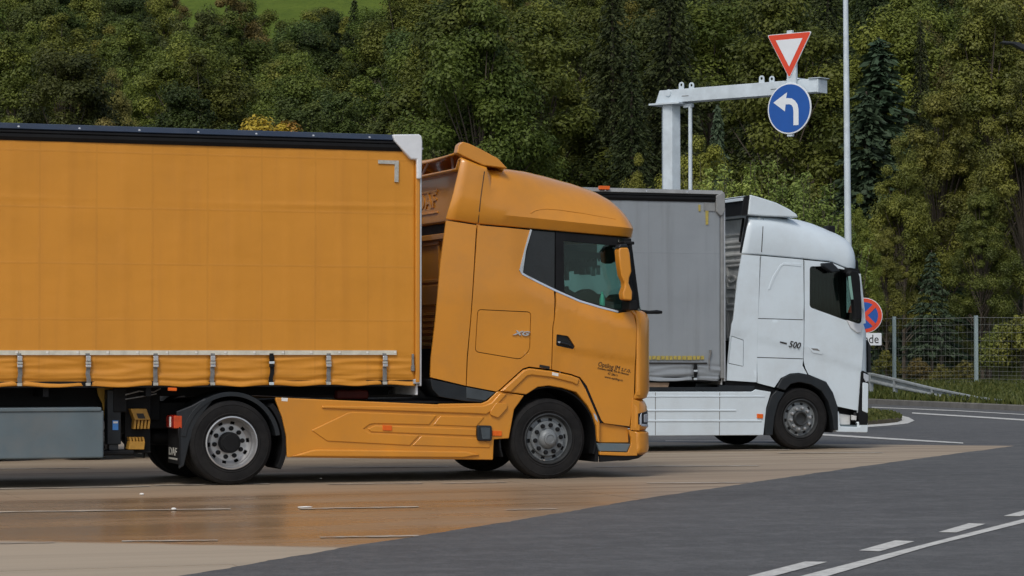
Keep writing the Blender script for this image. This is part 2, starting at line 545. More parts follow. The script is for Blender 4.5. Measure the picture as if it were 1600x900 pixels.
def panel(name, pts, mat, parent, y=0.0, t=0.03, bev=0.005, inset=0.0, rnd=0.0, surf=None, grid=0.1, holes=(), seg=2):
    """a sheet traced in side view: (x, z) outline, front face at depth y, thickness t going inwards, following surf"""
    if inset:
        pts = inset_poly(pts, inset)
    if rnd:
        pts = round_poly(pts, rnd)
    bm = bmesh.new()
    edges = []
    for loop in [pts] + list(holes):
        vv = [bm.verts.new((p[0], 0, p[1])) for p in loop]
        for i in range(len(vv)):
            edges.append(bm.edges.new((vv[i], vv[(i + 1) % len(vv)])))
    if holes:
        bmesh.ops.triangle_fill(bm, edges=edges, use_beauty=True, use_dissolve=False)
    else:
        bm.faces.new([v for v in bm.verts])
        if surf:
            bmesh.ops.triangulate(bm, faces=bm.faces[:])
    if surf:
        xs = [p[0] for p in pts]
        zs = [p[1] for p in pts]
        for k in range(1, int((max(xs) - min(xs)) / grid) + 1):
            bmesh.ops.bisect_plane(bm, geom=bm.verts[:] + bm.edges[:] + bm.faces[:], plane_co=(min(xs) + k * grid, 0, 0), plane_no=(1, 0, 0))
        for k in range(1, int((max(zs) - min(zs)) / grid) + 1):
            bmesh.ops.bisect_plane(bm, geom=bm.verts[:] + bm.edges[:] + bm.faces[:], plane_co=(0, 0, min(zs) + k * grid), plane_no=(0, 0, 1))
    ext = bmesh.ops.extrude_face_region(bm, geom=bm.faces[:], use_keep_orig=True)
    nv = [g for g in ext['geom'] if isinstance(g, bmesh.types.BMVert)]
    for v in nv:
        v.co.y += t
    for v in bm.verts:
        v.co.y += y + (surf(v.co.x, v.co.z) if surf else 0.0)
    return from_bm(name, bm, mat, parent, bev=bev, seg=seg)

def strip(name, pts, w, mat, parent, y=0.0, t=0.01, surf=None, bev=0.002):
    """a narrow ribbon along a side-view line"""
    left, right = [], []
    for i, p in enumerate(pts):
        a = Vector(pts[max(i - 1, 0)])
        b = Vector(pts[min(i + 1, len(pts) - 1)])
        d = (b - a).normalized()
        nn = Vector((-d.y, d.x)) * w / 2
        left.append(tuple(Vector(p) + nn))
        right.append(tuple(Vector(p) - nn))
    return panel(name, left + right[::-1], mat, parent, y, t, bev, surf=surf)

def text(name, body, size, mat, parent, mtx, ext=0.002, shear=0.0, bold=0.0, align='LEFT', sx=1.0):
    cu = bpy.data.curves.new(name, 'FONT')
    cu.body = body
    cu.size = size
    cu.extrude = ext
    cu.shear = shear
    cu.offset = bold
    cu.align_x = align
    cu.resolution_u = 3
    tmp = bpy.data.objects.new('tmp_text', cu)
    COL.objects.link(tmp)
    dg = bpy.context.evaluated_depsgraph_get()
    me = bpy.data.meshes.new_from_object(tmp.evaluated_get(dg))
    bpy.data.objects.remove(tmp)
    bpy.data.curves.remove(cu)
    me.transform(mtx @ Matrix.Diagonal((sx, 1, 1, 1)))
    me.name = name
    me.materials.clear()
    me.materials.append(mat)
    o = bpy.data.objects.new(name, me)
    return link(o, parent)

def side_text_m(x, y, z, tilt=0.0):
    return Matrix.Translation((x, y, z)) @ Matrix.Rotation(-tilt, 4, 'Y').inverted() @ Matrix.Rotation(math.pi / 2, 4, 'X')

def mirror_copy(o, width, parent=None):
    c = o.copy()
    link(c, parent or o.parent)
    c.location = (o.location.x, width - o.location.y, o.location.z)
    c.scale = (1, -1, 1)
    return c

def loft_front(name, levels, a, b, width, mat, parent, thick=0.03, n=8):
    """front sheet wrapped round both corners; levels = (z, x_corner, y_side)"""
    bm = bmesh.new()
    rows = []
    for z, xc, ys in levels:
        pts = []
        for k in range(n + 1):
            t = k / n * math.pi / 2
            pts.append((xc + a * math.sin(t), ys + b * (1 - math.cos(t)), z))
        pts.append((xc + a + 0.04, width / 2, z))
        full = pts + [(p[0], width - p[1], p[2]) for p in pts[-2::-1]]
        rows.append([bm.verts.new(p) for p in full])
    for i in range(len(rows) - 1):
        for k in range(len(rows[0]) - 1):
            bm.faces.new((rows[i][k], rows[i][k + 1], rows[i + 1][k + 1], rows[i + 1][k]))
    o = from_bm(name, bm, mat, parent)
    md = o.modifiers.new('thickness', 'SOLIDIFY')
    md.thickness = thick
    md.offset = -1
    # make the outside face outwards
    me = o.data
    c = sum((p.center for p in me.polygons), Vector()) / len(me.polygons)
    if me.polygons[len(me.polygons) // 2].normal.x < 0:
        me.flip_normals()
    return o

def interp(tab, x):
    if x <= tab[0][0]:
        return tab[0][1]
    for (x0, y0), (x1, y1) in zip(tab, tab[1:]):
        if x <= x1:
            return y0 + (y1 - y0) * (x - x0) / (x1 - x0)
    return tab[-1][1]

def sstep(a, b, x):
    t = min(1, max(0, (x - a) / (b - a)))
    return t * t * (3 - 2 * t)

# ------------------------------------------------------------------ wheels
def make_wheel(parent, loc, style):
    Rw, W = 0.475, 0.31
    rim_m, disc_m, nut_m, hub_m = {
        'front': (RIMDARK, RIMGREY, BLACKP, RIMGREY),
        'rear': (RIMSILV, RIMSILV, BLACKP, BLACKP),
        'pale': (RIMDARK, RIMGREY, RIMSILV, RIMDARK)}[style]
    if style == 'rear':
        W = 0.60
        prof = [(0.262, 0.128), (0.242, 0.150), (0.212, 0.166), (0.206, 0.158), (0.120, 0.158), (0.118, 0.158)]
        holes = {1: (6, 2)}
        ny = 0.158
    else:
        prof = [(0.262, 0.045), (0.245, 0.070), (0.212, 0.066), (0.206, 0.030), (0.200, 0.022), (0.122, 0.022)]
        holes = {1: (6, 2)}
        ny = 0.022
    w = lathe('wheel', prof, disc_m, parent, 60, holes)
    w.location = loc
    if style == 'rear':
        rp = [(0.290, 0.02), (0.302, 0.004), (0.300, -0.006), (0.287, -0.008), (0.280, 0.004), (0.272, 0.03), (0.272, 0.075), (0.264, 0.085), (0.264, 0.24), (0.290, 0.25)]
        hp = [(0.119, 0.170), (0.119, 0.060), (0.112, 0.048), (0.098, 0.046), (0.092, 0.038), (0.0, 0.036)]
    else:
        rp = [(0.290, 0.02), (0.302, 0.004), (0.300, -0.004), (0.289, -0.006), (0.283, 0.004), (0.272, 0.03), (0.264, 0.05), (0.264, 0.24), (0.290, 0.25)]
        if style == 'front':
            hp = [(0.121, 0.03), (0.116, 0.0), (0.085, -0.035), (0.072, -0.04), (0.070, -0.058), (0.050, -0.064), (0.046, -0.055), (0.030, -0.056), (0.0, -0.060)]
        else:
            hp = [(0.121, 0.03), (0.117, -0.01), (0.100, -0.035), (0.085, -0.03), (0.080, 0.01), (0.0, 0.015)]
    lathe('rim', rp, rim_m, w, 60)
    lathe('hub', hp, hub_m, w, 40)
    tp = []
    def side(y0, s):
        return [(0.288, y0 + s * 0.035), (0.300, y0 + s * 0.012), (0.322, y0 + s * 0.004), (0.330, y0 - s * 0.002), (0.338, y0 + s * 0.003), (0.385, y0 - s * 0.004), (0.425, y0 + s * 0.002), (0.430, y0 - s * 0.002), (0.436, y0 + s * 0.006), (0.455, y0 + s * 0.014), (0.468, y0 + s * 0.026), (Rw, y0 + s * 0.045)]
    def tread(y0, y1):
        out = []
        k = 5
        for i in range(1, k):
            yy = y0 + (y1 - y0) * i / k
            out += [(Rw, yy - 0.008), (Rw - 0.014, yy - 0.006), (Rw - 0.014, yy + 0.006), (Rw, yy + 0.008)]
        return out
    if style == 'rear':
        tp = side(0, 1) + tread(0.045, 0.24) + side(0.285, -1)[::-1]
        bm = bmesh.new()
        add_lathe(bm, tp, 72)
        add_lathe(bm, [(r, y + 0.325) for r, y in tp], 72)
        from_bm('tyre', bm, RUBBER, w)
    else:
        tp = side(0, 1) + tread(0.045, W - 0.045) + side(W, -1)[::-1]
        lathe('tyre', tp, RUBBER, w, 72)
    # nuts
    bm = bmesh.new()
    add_lathe(bm, [(0.026, 0.0), (0.026, -0.024), (0.020, -0.038), (0.0, -0.042)], 12)
    first = None
    for k in range(10):
        a = 2 * math.pi * k / 10 + 0.12
        if first is None:
            first = from_bm('wheel_nut', bm, nut_m, w)
            o = first
        else:
            o = first.copy()
            link(o, w)
        o.location = (0.163 * math.cos(a), ny, 0.163 * math.sin(a))
    # brake drum behind the openings
    lathe('brake_drum', [(0.0, ny + 0.03), (0.255, ny + 0.06), (0.255, ny + 0.19), (0.0, ny + 0.19)], BLACKP, w, 32)
    bm = bmesh.new()
    add_tube(bm, [(-0.05, ny + 0.03, -0.245), (-0.052, ny - 0.012, -0.252)], 0.009, 8)
    from_bm('valve', bm, CHROME, w)
    return w

def copy_wheel(w, parent, loc, turn=False):
    c = w.copy()
    link(c, parent)
    c.location = loc
    c.rotation_euler = (0, 0.4, math.pi if turn else 0)
    for ch in w.children:
        k = ch.copy()
        link(k, c)
    return c

# ------------------------------------------------------------------ the setting: apron, roads, verge, hill
def sheet(name, pts, z, mat, kind='structure', thick=0.0, parent=None):
    bm = bmesh.new()
    f = bm.faces.new([bm.verts.new((p[0], p[1], z)) for p in pts])
    if thick:
        ex = bmesh.ops.extrude_face_region(bm, geom=[f], use_keep_orig=True)
        for v in ex['geom']:
            if isinstance(v, bmesh.types.BMVert):
                v.co.z -= thick
    bmesh.ops.triangulate(bm, faces=[q for q in bm.faces if len(q.verts) > 4])
    o = from_bm(name, bm, mat, parent, smooth=False)
    if f and not thick:
        if o.data.polygons[0].normal.z < 0:
            o.data.flip_normals()
    if kind and parent is None:
        o['kind'] = kind
    return o

# asphalt of the whole service area (far road, behind the apron)
sheet('road', [ld(-160, -40), ld(160, -40), ld(160, 130), ld(-160, 130)], -0.030, ASPHALT)

# concrete truck apron, slab by slab
FE0, FE1 = ground(1010, 690.5), ground(1600, 696.5)
fe_d = (FE1 - FE0).normalized()
fe_n = Vector((fe_d.y, -fe_d.x, 0))
if fe_n.dot(Vector((0, -1, 0))) < 0:
    fe_n = -fe_n

def clip(poly, p0, n):
    out = []
    for i in range(len(poly)):
        a, b = poly[i], poly[(i + 1) % len(poly)]
        da, db = (a - p0).dot(n), (b - p0).dot(n)
        if da >= 0:
            out.append(a)
        if (da >= 0) != (db >= 0):
            out.append(a + (b - a) * (da / (da - db)))
    return out
apron = sheet('truck_parking_apron', clip([Vector(p) for p in ((-25, 9, 0), (34, 9, 0), (34, 52, 0), (-25, 52, 0))], FE0, fe_n), -0.010, CONCRETE)
rnd = random.Random(4)
sx_, sy_ = 5.9, 4.35
for iy in range(10):
    for ix in range(10):
        x0 = -25 + ix * sx_
        y0 = 9.0 + iy * sy_
        g = 0.003
        poly = clip([Vector((x0 + g, y0 + g, 0)), Vector((x0 + sx_ - g, y0 + g, 0)), Vector((x0 + sx_ - g, y0 + sy_ - g, 0)), Vector((x0 + g, y0 + sy_ - g, 0))], FE0 + fe_n * 0.01, fe_n)
        if len(poly) < 3:
            continue
        sheet('slab', [(p.x, p.y) for p in poly], rnd.uniform(-0.0015, 0.0015) - 0.002, CONCRETE, None, 0.02, apron)

# the access road in front, laid against the apron
edge = [ground(u, v) for u, v in ((-500, 1034), (-100, 967), (295, 900), (550, 856), (800, 816), (1000, 781.5), (1200, 751.5), (1400, 722.5), (1600, 696), (1750, 678))]
rough_edge = []
for i_, (a, b) in enumerate(zip(edge, edge[1:])):
    nn = Vector((-(b - a).y, (b - a).x, 0)).normalized()
    for k in range(30):
        f = k / 30
        p_ = a + (b - a) * f
        rough_edge.append(p_ + nn * (0.035 * noise.noise(p_ * 1.3) + 0.03 * noise.noise(p_ * 6.0)))
near_road = rough_edge + [edge[-1]] + [ld(60, 46), ld(60, 2), ld(-6, 2)]
sheet('access_road', near_road, 0.012, ASPHALT, 'structure', 0.045)

def marking(name, px, z=0.017, mat=ROADPAINT):
    o = sheet(name, [ground(u, v) for u, v in px], z, mat)
    return o
for q in (((1165, 905), (1205, 905), (1293, 881.5), (1258, 881)), ((1342, 863.5), (1374, 865), (1429, 849), (1399, 847.5)), ((1466, 834.5), (1494, 835), (1540, 821.5), (1514, 820.5)), ((1568, 809), (1594, 809.5), (1640, 796), (1618, 795.5)), ((1030, 951), (1072, 953), (1172, 922), (1128, 920))):
    marking('lane_dash', q)
marking('lane_line', ((1245, 905.5), (1288, 905.5), (1450, 857.5), (1620, 814.5), (1800, 772), (1800, 768), (1620, 808.5), (1445, 853.5)))
marking('lane_line', ((1080, 952), (1130, 952), (1288, 906), (1245, 906)))
# worn bay lines on the apron
for (u0, v0, u1, v1, w) in ((-60, 801, 360, 795.5, 0.20), (468, 795.2, 655, 792.3, 0.18), (790, 797, 870, 795.5, 0.12), (-60, 765, 235, 760, 0.24), (240, 758.6, 420, 756, 0.22), (512, 756.8, 660, 755.2, 0.22), (690, 755.4, 790, 753.6, 0.2), (-40, 850, 85, 848, 0.13), (190, 846, 340, 844.5, 0.13), (500, 840, 655, 837.6, 0.15), (1015, 728.8, 1185, 728, 0.25), (1010, 755, 1190, 754, 0.2), (1110, 703.5, 1235, 703, 0.3), (1216, 708, 1380, 707.4, 0.26), (930, 730, 1010, 729, 0.2), (-60, 733, 140, 731.5, 0.25), (470, 731, 700, 729, 0.25), (1040, 689, 1230, 689.0, 0.3)):
    a, b = ground(u0, v0), ground(u1, v1)
    d = (b - a).normalized()
    n = Vector((-d.y, d.x, 0)) * w / 2
    rr = random.Random(int(u0 + v0))
    top, bot = [], []
    N = 14
    for k in range(N + 1):
        p = a + (b - a) * k / N
        top.append(p + n * rr.uniform(0.35, 1.1))
        bot.append(p - n * rr.uniform(0.35, 1.1))
    sheet('bay_line', top + bot[::-1], 0.0045, BAYPAINT)
# far road markings and the traffic island
marking('edge_line', ((1280, 675.5), (1400, 683), (1505, 689.3), (1505, 691), (1400, 685.3), (1280, 678)), -0.022)
marking('edge_line', ((1425, 643), (1520, 648.5), (1640, 656), (1640, 658.2), (1520, 650.5), (1425, 644.7)), -0.022)
marking('edge_line', ((1362, 634.5), (1500, 640), (1640, 648), (1640, 649), (1500, 641), (1362, 635.5)), -0.022)
isl_o = [(1290, 636), (1358, 641), (1400, 646), (1420, 650.5), (1429, 655.5), (1418, 660), (1390, 663), (1357, 665.5), (1290, 668)]
isl_i = [(1290, 639), (1358, 644), (1390, 648), (1406, 652), (1409, 655), (1402, 658), (1384, 660), (1357, 662), (1290, 664)]
marking('island_outline', isl_o, -0.022)
isl = sheet('traffic_island', [ground(u, v) for u, v in isl_i], 0.06, simple('island_soil', (0.085, 0.068, 0.04), 0.95, 0, 0.3, 4), 'structure', 0.09)

# verge and hillside
FOOT = [(-130, 102), (-20, 102), (3, 99), (10.6, 75.9), (13.35, 66.7), (16, 64), (30, 60), (160, 58)]
def hill(l, d):
    s = d - interp(FOOT, l)
    z = 0.10 + 0.014 * min(max(s, 0), 18)
    z += 0.14 * max(0, d - 104) * sstep(98, 118, d)
    z += 0.24 * max(0, d - 232)
    z += 0.9 * noise.noise(Vector((l * 0.03, d * 0.03, 1.7))) * sstep(100, 140, d)
    return z
def terrain(name, ls, rows, mat):
    bm = bmesh.new()
    g = []
    for l in ls:
        col = []
        for r in rows:
            d = r(l)
            col.append(bm.verts.new(ld(l, d, hill(l, d))))
        g.append(col)
    for i in range(len(g) - 1):
        for k in range(len(rows) - 1):
            bm.faces.new((g[i][k], g[i + 1][k], g[i + 1][k + 1], g[i][k + 1]))
    o = from_bm(name, bm, mat, None, angle=80)
    o['kind'] = 'structure'
    return o
LS = sorted(set([-130, -100, -80] + list(range(-70, 90, 5)) + [-1.5, 3, 6.8, 8, 9.3, 10.6, 12, 13.35, 14.5, 16, 18] + [100, 130, 160]))
VROWS = [lambda l: interp(FOOT, l) - 0.001] + [(lambda l, k=k: interp(FOOT, l) + (118 - interp(FOOT, l)) * k) for k in (0.02, 0.1, 0.2, 0.35, 0.5, 0.65, 0.8, 1.0)]
terrain('grass_verge', LS, VROWS, VERGEM)
terrain('hillside', LS, [(lambda l, d=d: d) for d in range(118, 259, 7)], FLOORM)
terrain('meadow', LS, [(lambda l, d=d: d) for d in (258, 265, 275, 285, 300, 330, 370, 430, 520)], MEADOWM)
# kerb along the verge
bm = bmesh.new()
kl = [-60, -20, 3, 6.8, 10.6, 12, 13.35, 16, 22, 30, 60]
prev = None
for l in kl:
    d = interp(FOOT, l)
    t = ld(l + 0.1, interp(FOOT, l + 0.1)) - ld(l - 0.1, interp(FOOT, l - 0.1))
    t.normalize()
    n = Vector((-t.y, t.x, 0))
    p = ld(l, d)
    ring = [bm.verts.new(p - n * 0.16 + Vector((0, 0, z))) for z in (-0.1, 0.10)] + [bm.verts.new(p - n * 0.14 + Vector((0, 0, 0.12))), bm.verts.new(p + n * 0.02 + Vector((0, 0, 0.12))), bm.verts.new(p + n * 0.02 + Vector((0, 0, -0.1)))]
    if prev:
        for k in range(4):
            bm.faces.new((prev[k], prev[k + 1], ring[k + 1], ring[k]))
    prev = ring
kerb = from_bm('kerb', bm, simple('kerb_stone', (0.13, 0.125, 0.115), 0.85, 0, 0.2, 3), None)
kerb['kind'] = 'structure'

# ------------------------------------------------------------------ orange tractor unit
YO = 28.2
XO = on_plane(858, 747, YO)[0]
WID = 2.5
def O(u, v, dy=0.0):
    X, Z = on_plane(u, v, YO + dy)
    return (X - XO, Z)
def OP(lst, dy=0.0):
    return [O(u, v, dy) for u, v in lst]
def Z6(lst):
    return OP([(420 + a / 3.636, 560 + b / 3.636) for a, b in lst])

tr = thing('tractor_unit', 'orange tractor unit with silver rear wheel rim, coupled to the orange curtain trailer', 'truck', (XO, YO, 0), 0, 'articulated trucks parked side by side')
sill = OP([(800, 421), (817, 428), (870, 454), (907, 470), (968, 488), (1010, 496)])
crease = OP([(862, 543), (995, 567), (1020, 571)])
xs0, xs1 = O(795, 430)[0], O(835, 430)[0]
xc0, xc1 = O(862, 545)[0], O(880, 545)[0]
def surf_o(x, z):
    y = 0.03 * max(0, z - 2.2)
    d = interp(sill, x) - z
    k = sstep(xs0, xs1, x)
    if d < 0.14:
        y += 0.04 * k * min(1.0, 1 - d / 0.14)
    e = z - interp(crease, x)
    y += 0.016 * sstep(xc0, xc1, x) * (1 - sstep(-0.02, 0.045, e))
    return y

g = 0.006
lo_fair = OP([(698, 343.5), (746, 351), (735.5, 500), (730, 560), (728.5, 603.5), (672, 590), (673, 560), (680, 500), (688, 413)])
p = panel('side_deflector', lo_fair, ORANGE, tr, 0, 0.03, 0.008, g, 0, surf_o, 0.12)
mirror_copy(p, WID)
cab_rear = OP([(747, 351), (832, 358.5), (813, 422), (817, 428), (868, 454), (866, 500), (864, 510), (862, 578), (827, 573.5), (817, 576.5), (780, 610), (776, 612.5), (728.5, 603.5), (730, 560), (735.5, 500)])
locker = round_poly(OP([(746, 483), (830, 487), (828, 548), (813, 562), (742, 550)]), 0.05)
p = panel('cab_side', cab_rear, ORANGE, tr, 0, 0.03, 0.006, g, 0, surf_o, 0.06, [locker])
mirror_copy(p, WID)
panel('locker_door', locker, ORANGE, tr, 0, 0.03, 0.004, 0.009, 0, surf_o, 0.06)
qwin = OP([(834, 359), (871, 362), (869.5, 453), (817, 426)])
p = panel('quarter_window', qwin, GLOSSBLK, tr, 0.012, 0.03, 0.004, 0.004, 0, surf_o, 0.1)
mirror_copy(p, WID)
handle = round_poly(OP([(869.5, 522), (888, 525), (899, 542), (897, 546), (869, 540)]), 0.02)
door_pts = OP([(870, 455), (907, 471), (968, 488.5), (985, 486), (993, 483), (995, 510), (992, 617), (985, 667), (945, 662), (940, 657), (917, 603), (907, 590), (893, 585), (862, 578), (864, 510), (866, 500)])
door = panel('door', door_pts, ORANGE, tr, 0, 0.03, 0.006, g, 0, surf_o, 0.045, [handle])
mirror_copy(door, WID)
panel('handle_recess', handle, GLOSSBLK, door, 0.028, 0.05, 0.002, -0.004, 0, surf_o, 0.05)
tube('handle', [(O(871, 534)[0], 0.025, O(871, 534)[1]), (O(884, 537)[0], 0.010, O(884, 537)[1]), (O(896, 541)[0], 0.03, O(896, 541)[1])], 0.014, GLOSSBLK, door, 8)
box('handle_keyhole', (O(872.5, 534)[0], 0.006, O(872, 536)[1]), (O(876, 534)[0], 0.02, O(872, 533.5)[1]), CHROME, door, 0.003)
glass_o = OP([(884, 375.5), (950, 382), (976, 384), (976, 484), (968, 484), (907, 466.5), (884, 455.5)])
fr_out = OP([(871.5, 361.5), (990, 372), (1003, 482), (993, 484), (968, 488), (907, 470), (870.5, 454)])
fr = panel('window_frame', fr_out, BLACKP, tr, 0.010, 0.05, 0.004, 0.003, 0, surf_o, 0.1, [round_poly(glass_o, 0.02)])
mirror_copy(fr, WID)
gl = panel('side_window', glass_o, GLASS_T, tr, 0.035, 0.006, 0.0, -0.015, 0, surf_o, 0.3)
mirror_copy(gl, WID)
strip('window_trim', OP([(832.5, 358.5), (822.5, 391), (814, 422), (817.5, 427.5), (843, 440.5), (870, 453.8), (907, 470), (940, 480), (968, 487)]), 0.024, CHROME, tr, -0.006, 0.03, surf_o)
# dark shell behind the panel gaps, with the window left open
shell = OP([(702, 344), (830, 357), (990, 372), (1003, 482), (994, 500), (990, 617), (983, 664), (946, 660), (918, 602), (893, 584), (827, 573), (779, 609), (730, 601), (676, 588), (690, 413)])
sh = panel('inner_shell', shell, TRIMM, tr, 0.045, 0.02, 0.0, 0.01, 0, surf_o, 0.2, [round_poly(OP([(882, 374), (976, 382), (976, 486), (968, 485), (907, 468), (882, 457)]), 0.02)])
mirror_copy(sh, WID)

# roof: lofted shell
bot = OP([(699, 342), (747, 349.5), (830, 356.5), (880, 361), (983, 370)])
top = [O(u, v, dy) for u, v, dy in ((722, 246, 0.03), (757, 261, 0.04), (780, 262.5, 0.05), (794, 261, 0.08), (807, 260, 0.12), (840, 262, 0.22), (873, 269, 0.34), (907, 279, 0.40), (940, 291, 0.40), (958, 302, 0.40), (971, 315, 0.40), (981, 331, 0.40), (987, 350, 0.40))]
roof_cap = O(775, 266, 0.3)[1]
xcR = O(990, 362)[0] - 0.165
aR, bR = 0.30, 0.46
roof_x0 = O(721, 245, 0.03)[0]
bm = bmesh.new()
rows = []
NS = 34
def roof_e(s):
    return 0.12 + 0.62 * sstep(0.15, 0.70, s)
for i in range(NS + 1):
    s = i / NS
    s = 1 - (1 - s) ** 1.6
    xb = bot[0][0] + (xcR + aR * 0.985 - bot[0][0]) * s
    xt = roof_x0 + (xcR + aR * 0.985 - roof_x0) * s
    zb = interp(bot, xb)
    zt = max(interp(top, xt), zb + 0.15)
    ins = 0.0
    if xb > xcR:
        q = min(1, (xb - xcR) / aR)
        ins = bR * (1 - math.sqrt(max(0, 1 - q * q)))
    lip = 0.135 - 0.03 * s
    half = WID / 2 - ins
    sec = [(0.052, zb, 0.0), (0.045, zb + 0.012, 0.02), (0.0, zb + lip, 0.14)]
    z1 = zb + lip
    hgt = zt - z1
    for k in range(1, 13):
        ee = roof_e(s)
        t0 = 0.50
        th = t0 + (math.pi / 2 - t0) * k / 12
        y_0, z_0 = 1 - math.cos(t0) ** ee, math.sin(t0) ** ee
        yy = half * (1 - max(0, math.cos(th)) ** ee - y_0) / (1 - y_0)
        zz = z1 + max(hgt, 0.01) * (math.sin(th) ** ee - z_0) / (1 - z_0)
        if s < 0.30 and yy > 0.12:
            zz = min(zz, roof_cap + 0.10 * max(0.0, s - 0.1))
        sec.append((yy, zz, min(1, (zz - zb) / max(0.05, zt - zb))))
    if s < 0.165:                      # side deflector in front of the seam: flat cheek up to the spoiler
        cap_y = [0.0, 0.004, 0.010, 0.022, 0.045, 0.10, 0.14, 0.16, 0.4, 0.7, 1.0, WID / 2]
        cap_z = [z1 + hgt * 0.3, z1 + hgt * 0.6, zt - 0.06, zt - 0.02, zt, zt, zt - 0.01, min(zt - 0.02, roof_cap)] + [min(zt - 0.02, roof_cap)] * 4
        sec = sec[:3] + [(a, b, min(1, (b - zb) / (zt - zb))) for a, b in zip(cap_y, cap_z)]
    pts = [(xb + (xt - xb) * min(1, f), ins + yy, zz) for yy, zz, f in sec]
    full = pts + [(px_, WID - py_, pz_) for px_, py_, pz_ in pts[-2::-1]]
    rows.append([bm.verts.new(q) for q in full])
for i in range(NS):
    for k in range(len(rows[0]) - 1):
        bm.faces.new((rows[i][k], rows[i][k + 1], rows[i + 1][k + 1], rows[i + 1][k]))
bm.faces.new(rows[-1])
roof = from_bm('roof', bm, ORANGE, tr, angle=28)
md = roof.modifiers.new('thickness', 'SOLIDIFY')
md.thickness = 0.025
md.offset = -1
if roof.data.polygons[20].normal.z < 0:
    roof.data.flip_normals()
# seam between roof and rear deflector, and the swage along the roof side
from mathutils.bvhtree import BVHTree
def line_on(obj, conv, pts, name, rad, mat, sink=0.0):
    me = obj.data
    tree_ = BVHTree.FromPolygons([v.co.copy() for v in me.vertices], [p.vertices[:] for p in me.polygons])
    path = []
    for u, v in pts:
        y = 0.02
        for _ in range(3):
            x, z = conv(u, v, y)
            hit = tree_.ray_cast(Vector((x, -1, z)), Vector((0, 1, 0)))
            if hit[0] is None:
                break
            y = hit[0].y
        path.append((x, y + sink, z))
    return tube(name, path, rad, mat, obj, 6)
def roof_line(name, pts, rad, mat):
    return line_on(roof, O, pts, name, rad, mat, 0.002)
roof_line('roof_seam', [(757, 268), (755.5, 278), (753.5, 292), (751.5, 306), (750, 320), (749, 330), (748, 340), (747.2, 348)], 0.006, INKBLK)
roof_line('roof_swage', [(829, 333), (836, 329), (846, 326.8), (855, 326.2), (875, 328), (910, 333), (940, 338.5), (962, 342.5)], 0.008, ORANGE)

# roof spoiler: two cheeks and a sheet between them
sp_side = OP([(716, 238.5), (718.5, 226), (724.5, 221), (735, 224), (752, 232), (780, 247), (795, 263), (773, 260), (757, 258), (737, 249)])
sp = panel('roof_spoiler', sp_side, ORANGE, tr, 0.035, 0.14, 0.012, seg=3)
bm = bmesh.new()
prof = OP([(717, 237.5), (735, 231), (752, 233.5), (766, 241), (780, 248.5), (796, 264)])
prev = None
for x, z in prof:
    cur = [bm.verts.new((x, 0.19 + (WID - 0.38) * k / 10, z - 0.03 * math.sin(math.pi * k / 10))) for k in range(11)]
    if prev:
        for k in range(10):
            bm.faces.new((prev[k], prev[k + 1], cur[k + 1], cur[k]))
    prev = cur
ss = from_bm('spoiler_sheet', bm, ORANGE, sp)
md = ss.modifiers.new('thickness', 'SOLIDIFY'); md.thickness = 0.022
c = mirror_copy(sp, WID)
tube('spoiler_strut', [(O(741, 262)[0], 1.95, 3.68), (O(746, 262)[0], 1.80, 3.84)], 0.016, WHITE_ALU, sp, 8)
tube('spoiler_strut', [(O(741, 262)[0], 0.75, 3.68), (O(746, 262)[0], 0.90, 3.84)], 0.016, WHITE_ALU, sp, 8)
# rear wall of the cab
def zr(v):
    return 1.5 + (550 - v) * 0.00786
xw = O(747, 400)[0]
rw = box('rear_wall', (xw, 0.06, zr(590)), (xw + 0.05, WID - 0.06, zr(352)), ORANGE, tr, 0.01)
box('upper_rear_panel', (xw - 0.10, 0.14, zr(352)), (xw + 0.05, WID - 0.14, zr(272)), ORANGE, rw, 0.03)
box('rear_shelf', (xw - 0.07, 0.10, zr(376)), (xw + 0.01, WID - 0.10, zr(367)), ORANGE, rw, 0.01)
box('dark_joint', (xw - 0.03, 0.10, zr(367)), (xw + 0.01, WID - 0.10, zr(352.5)), BLACKP, rw, 0.004)
for y0, y1 in ((0.25, 1.15), (1.35, 2.25)):
    bm = bmesh.new()
    w_ = 0.05
    add_box(bm, (xw - 0.03, y0, zr(442)), (xw + 0.01, y1, zr(436)))
    add_box(bm, (xw - 0.03, y0, zr(384)), (xw + 0.01, y1, zr(378)))
    add_box(bm, (xw - 0.03, y0, zr(436)), (xw + 0.01, y0 + w_, zr(384)))
    add_box(bm, (xw - 0.03, y1 - w_, zr(436)), (xw + 0.01, y1, zr(384)))
    from_bm('rear_frame', bm, ORANGE, rw, bev=0.012)
    box('lower_rear_panel', (xw - 0.035, y0, zr(478)), (xw + 0.01, y1, zr(445)), ORANGE, rw, 0.02)
for k in range(6):
    v = 488 + k * 9.5
    box('rear_slat', (xw - 0.035, 0.2, zr(v + 5)), (xw + 0.005, WID - 0.2, zr(v)), CHOCK if k > 3 else ORANGE, rw, 0.008)
box('rear_undertray', (xw - 0.02, 0.1, 0.9), (xw + 0.04, WID - 0.1, zr(545)), BLACKP, rw, 0.0)
mt = Matrix.Translation((xw - 0.101, 1.93, zr(326))) @ Matrix(((0, 0, -1, 0), (-1, 0, 0, 0), (0, 1, 0, 0), (0, 0, 0, 1)))
text('raised_lettering', 'DAF', 0.26, ORANGE, rw, mt, 0.012, bold=0.004, sx=1.5)
bm = bmesh.new()
add_box(bm, (xw - 0.115, 1.15, zr(303)), (xw - 0.09, 2.2, zr(299)))
add_box(bm, (xw - 0.115, 1.15, zr(336)), (xw - 0.09, 2.2, zr(333)))
add_box(bm, (xw - 0.115, 2.2, zr(345)), (xw - 0.09, 2.24, zr(280)))
from_bm('raised_rib', bm, ORANGE, rw, bev=0.006)

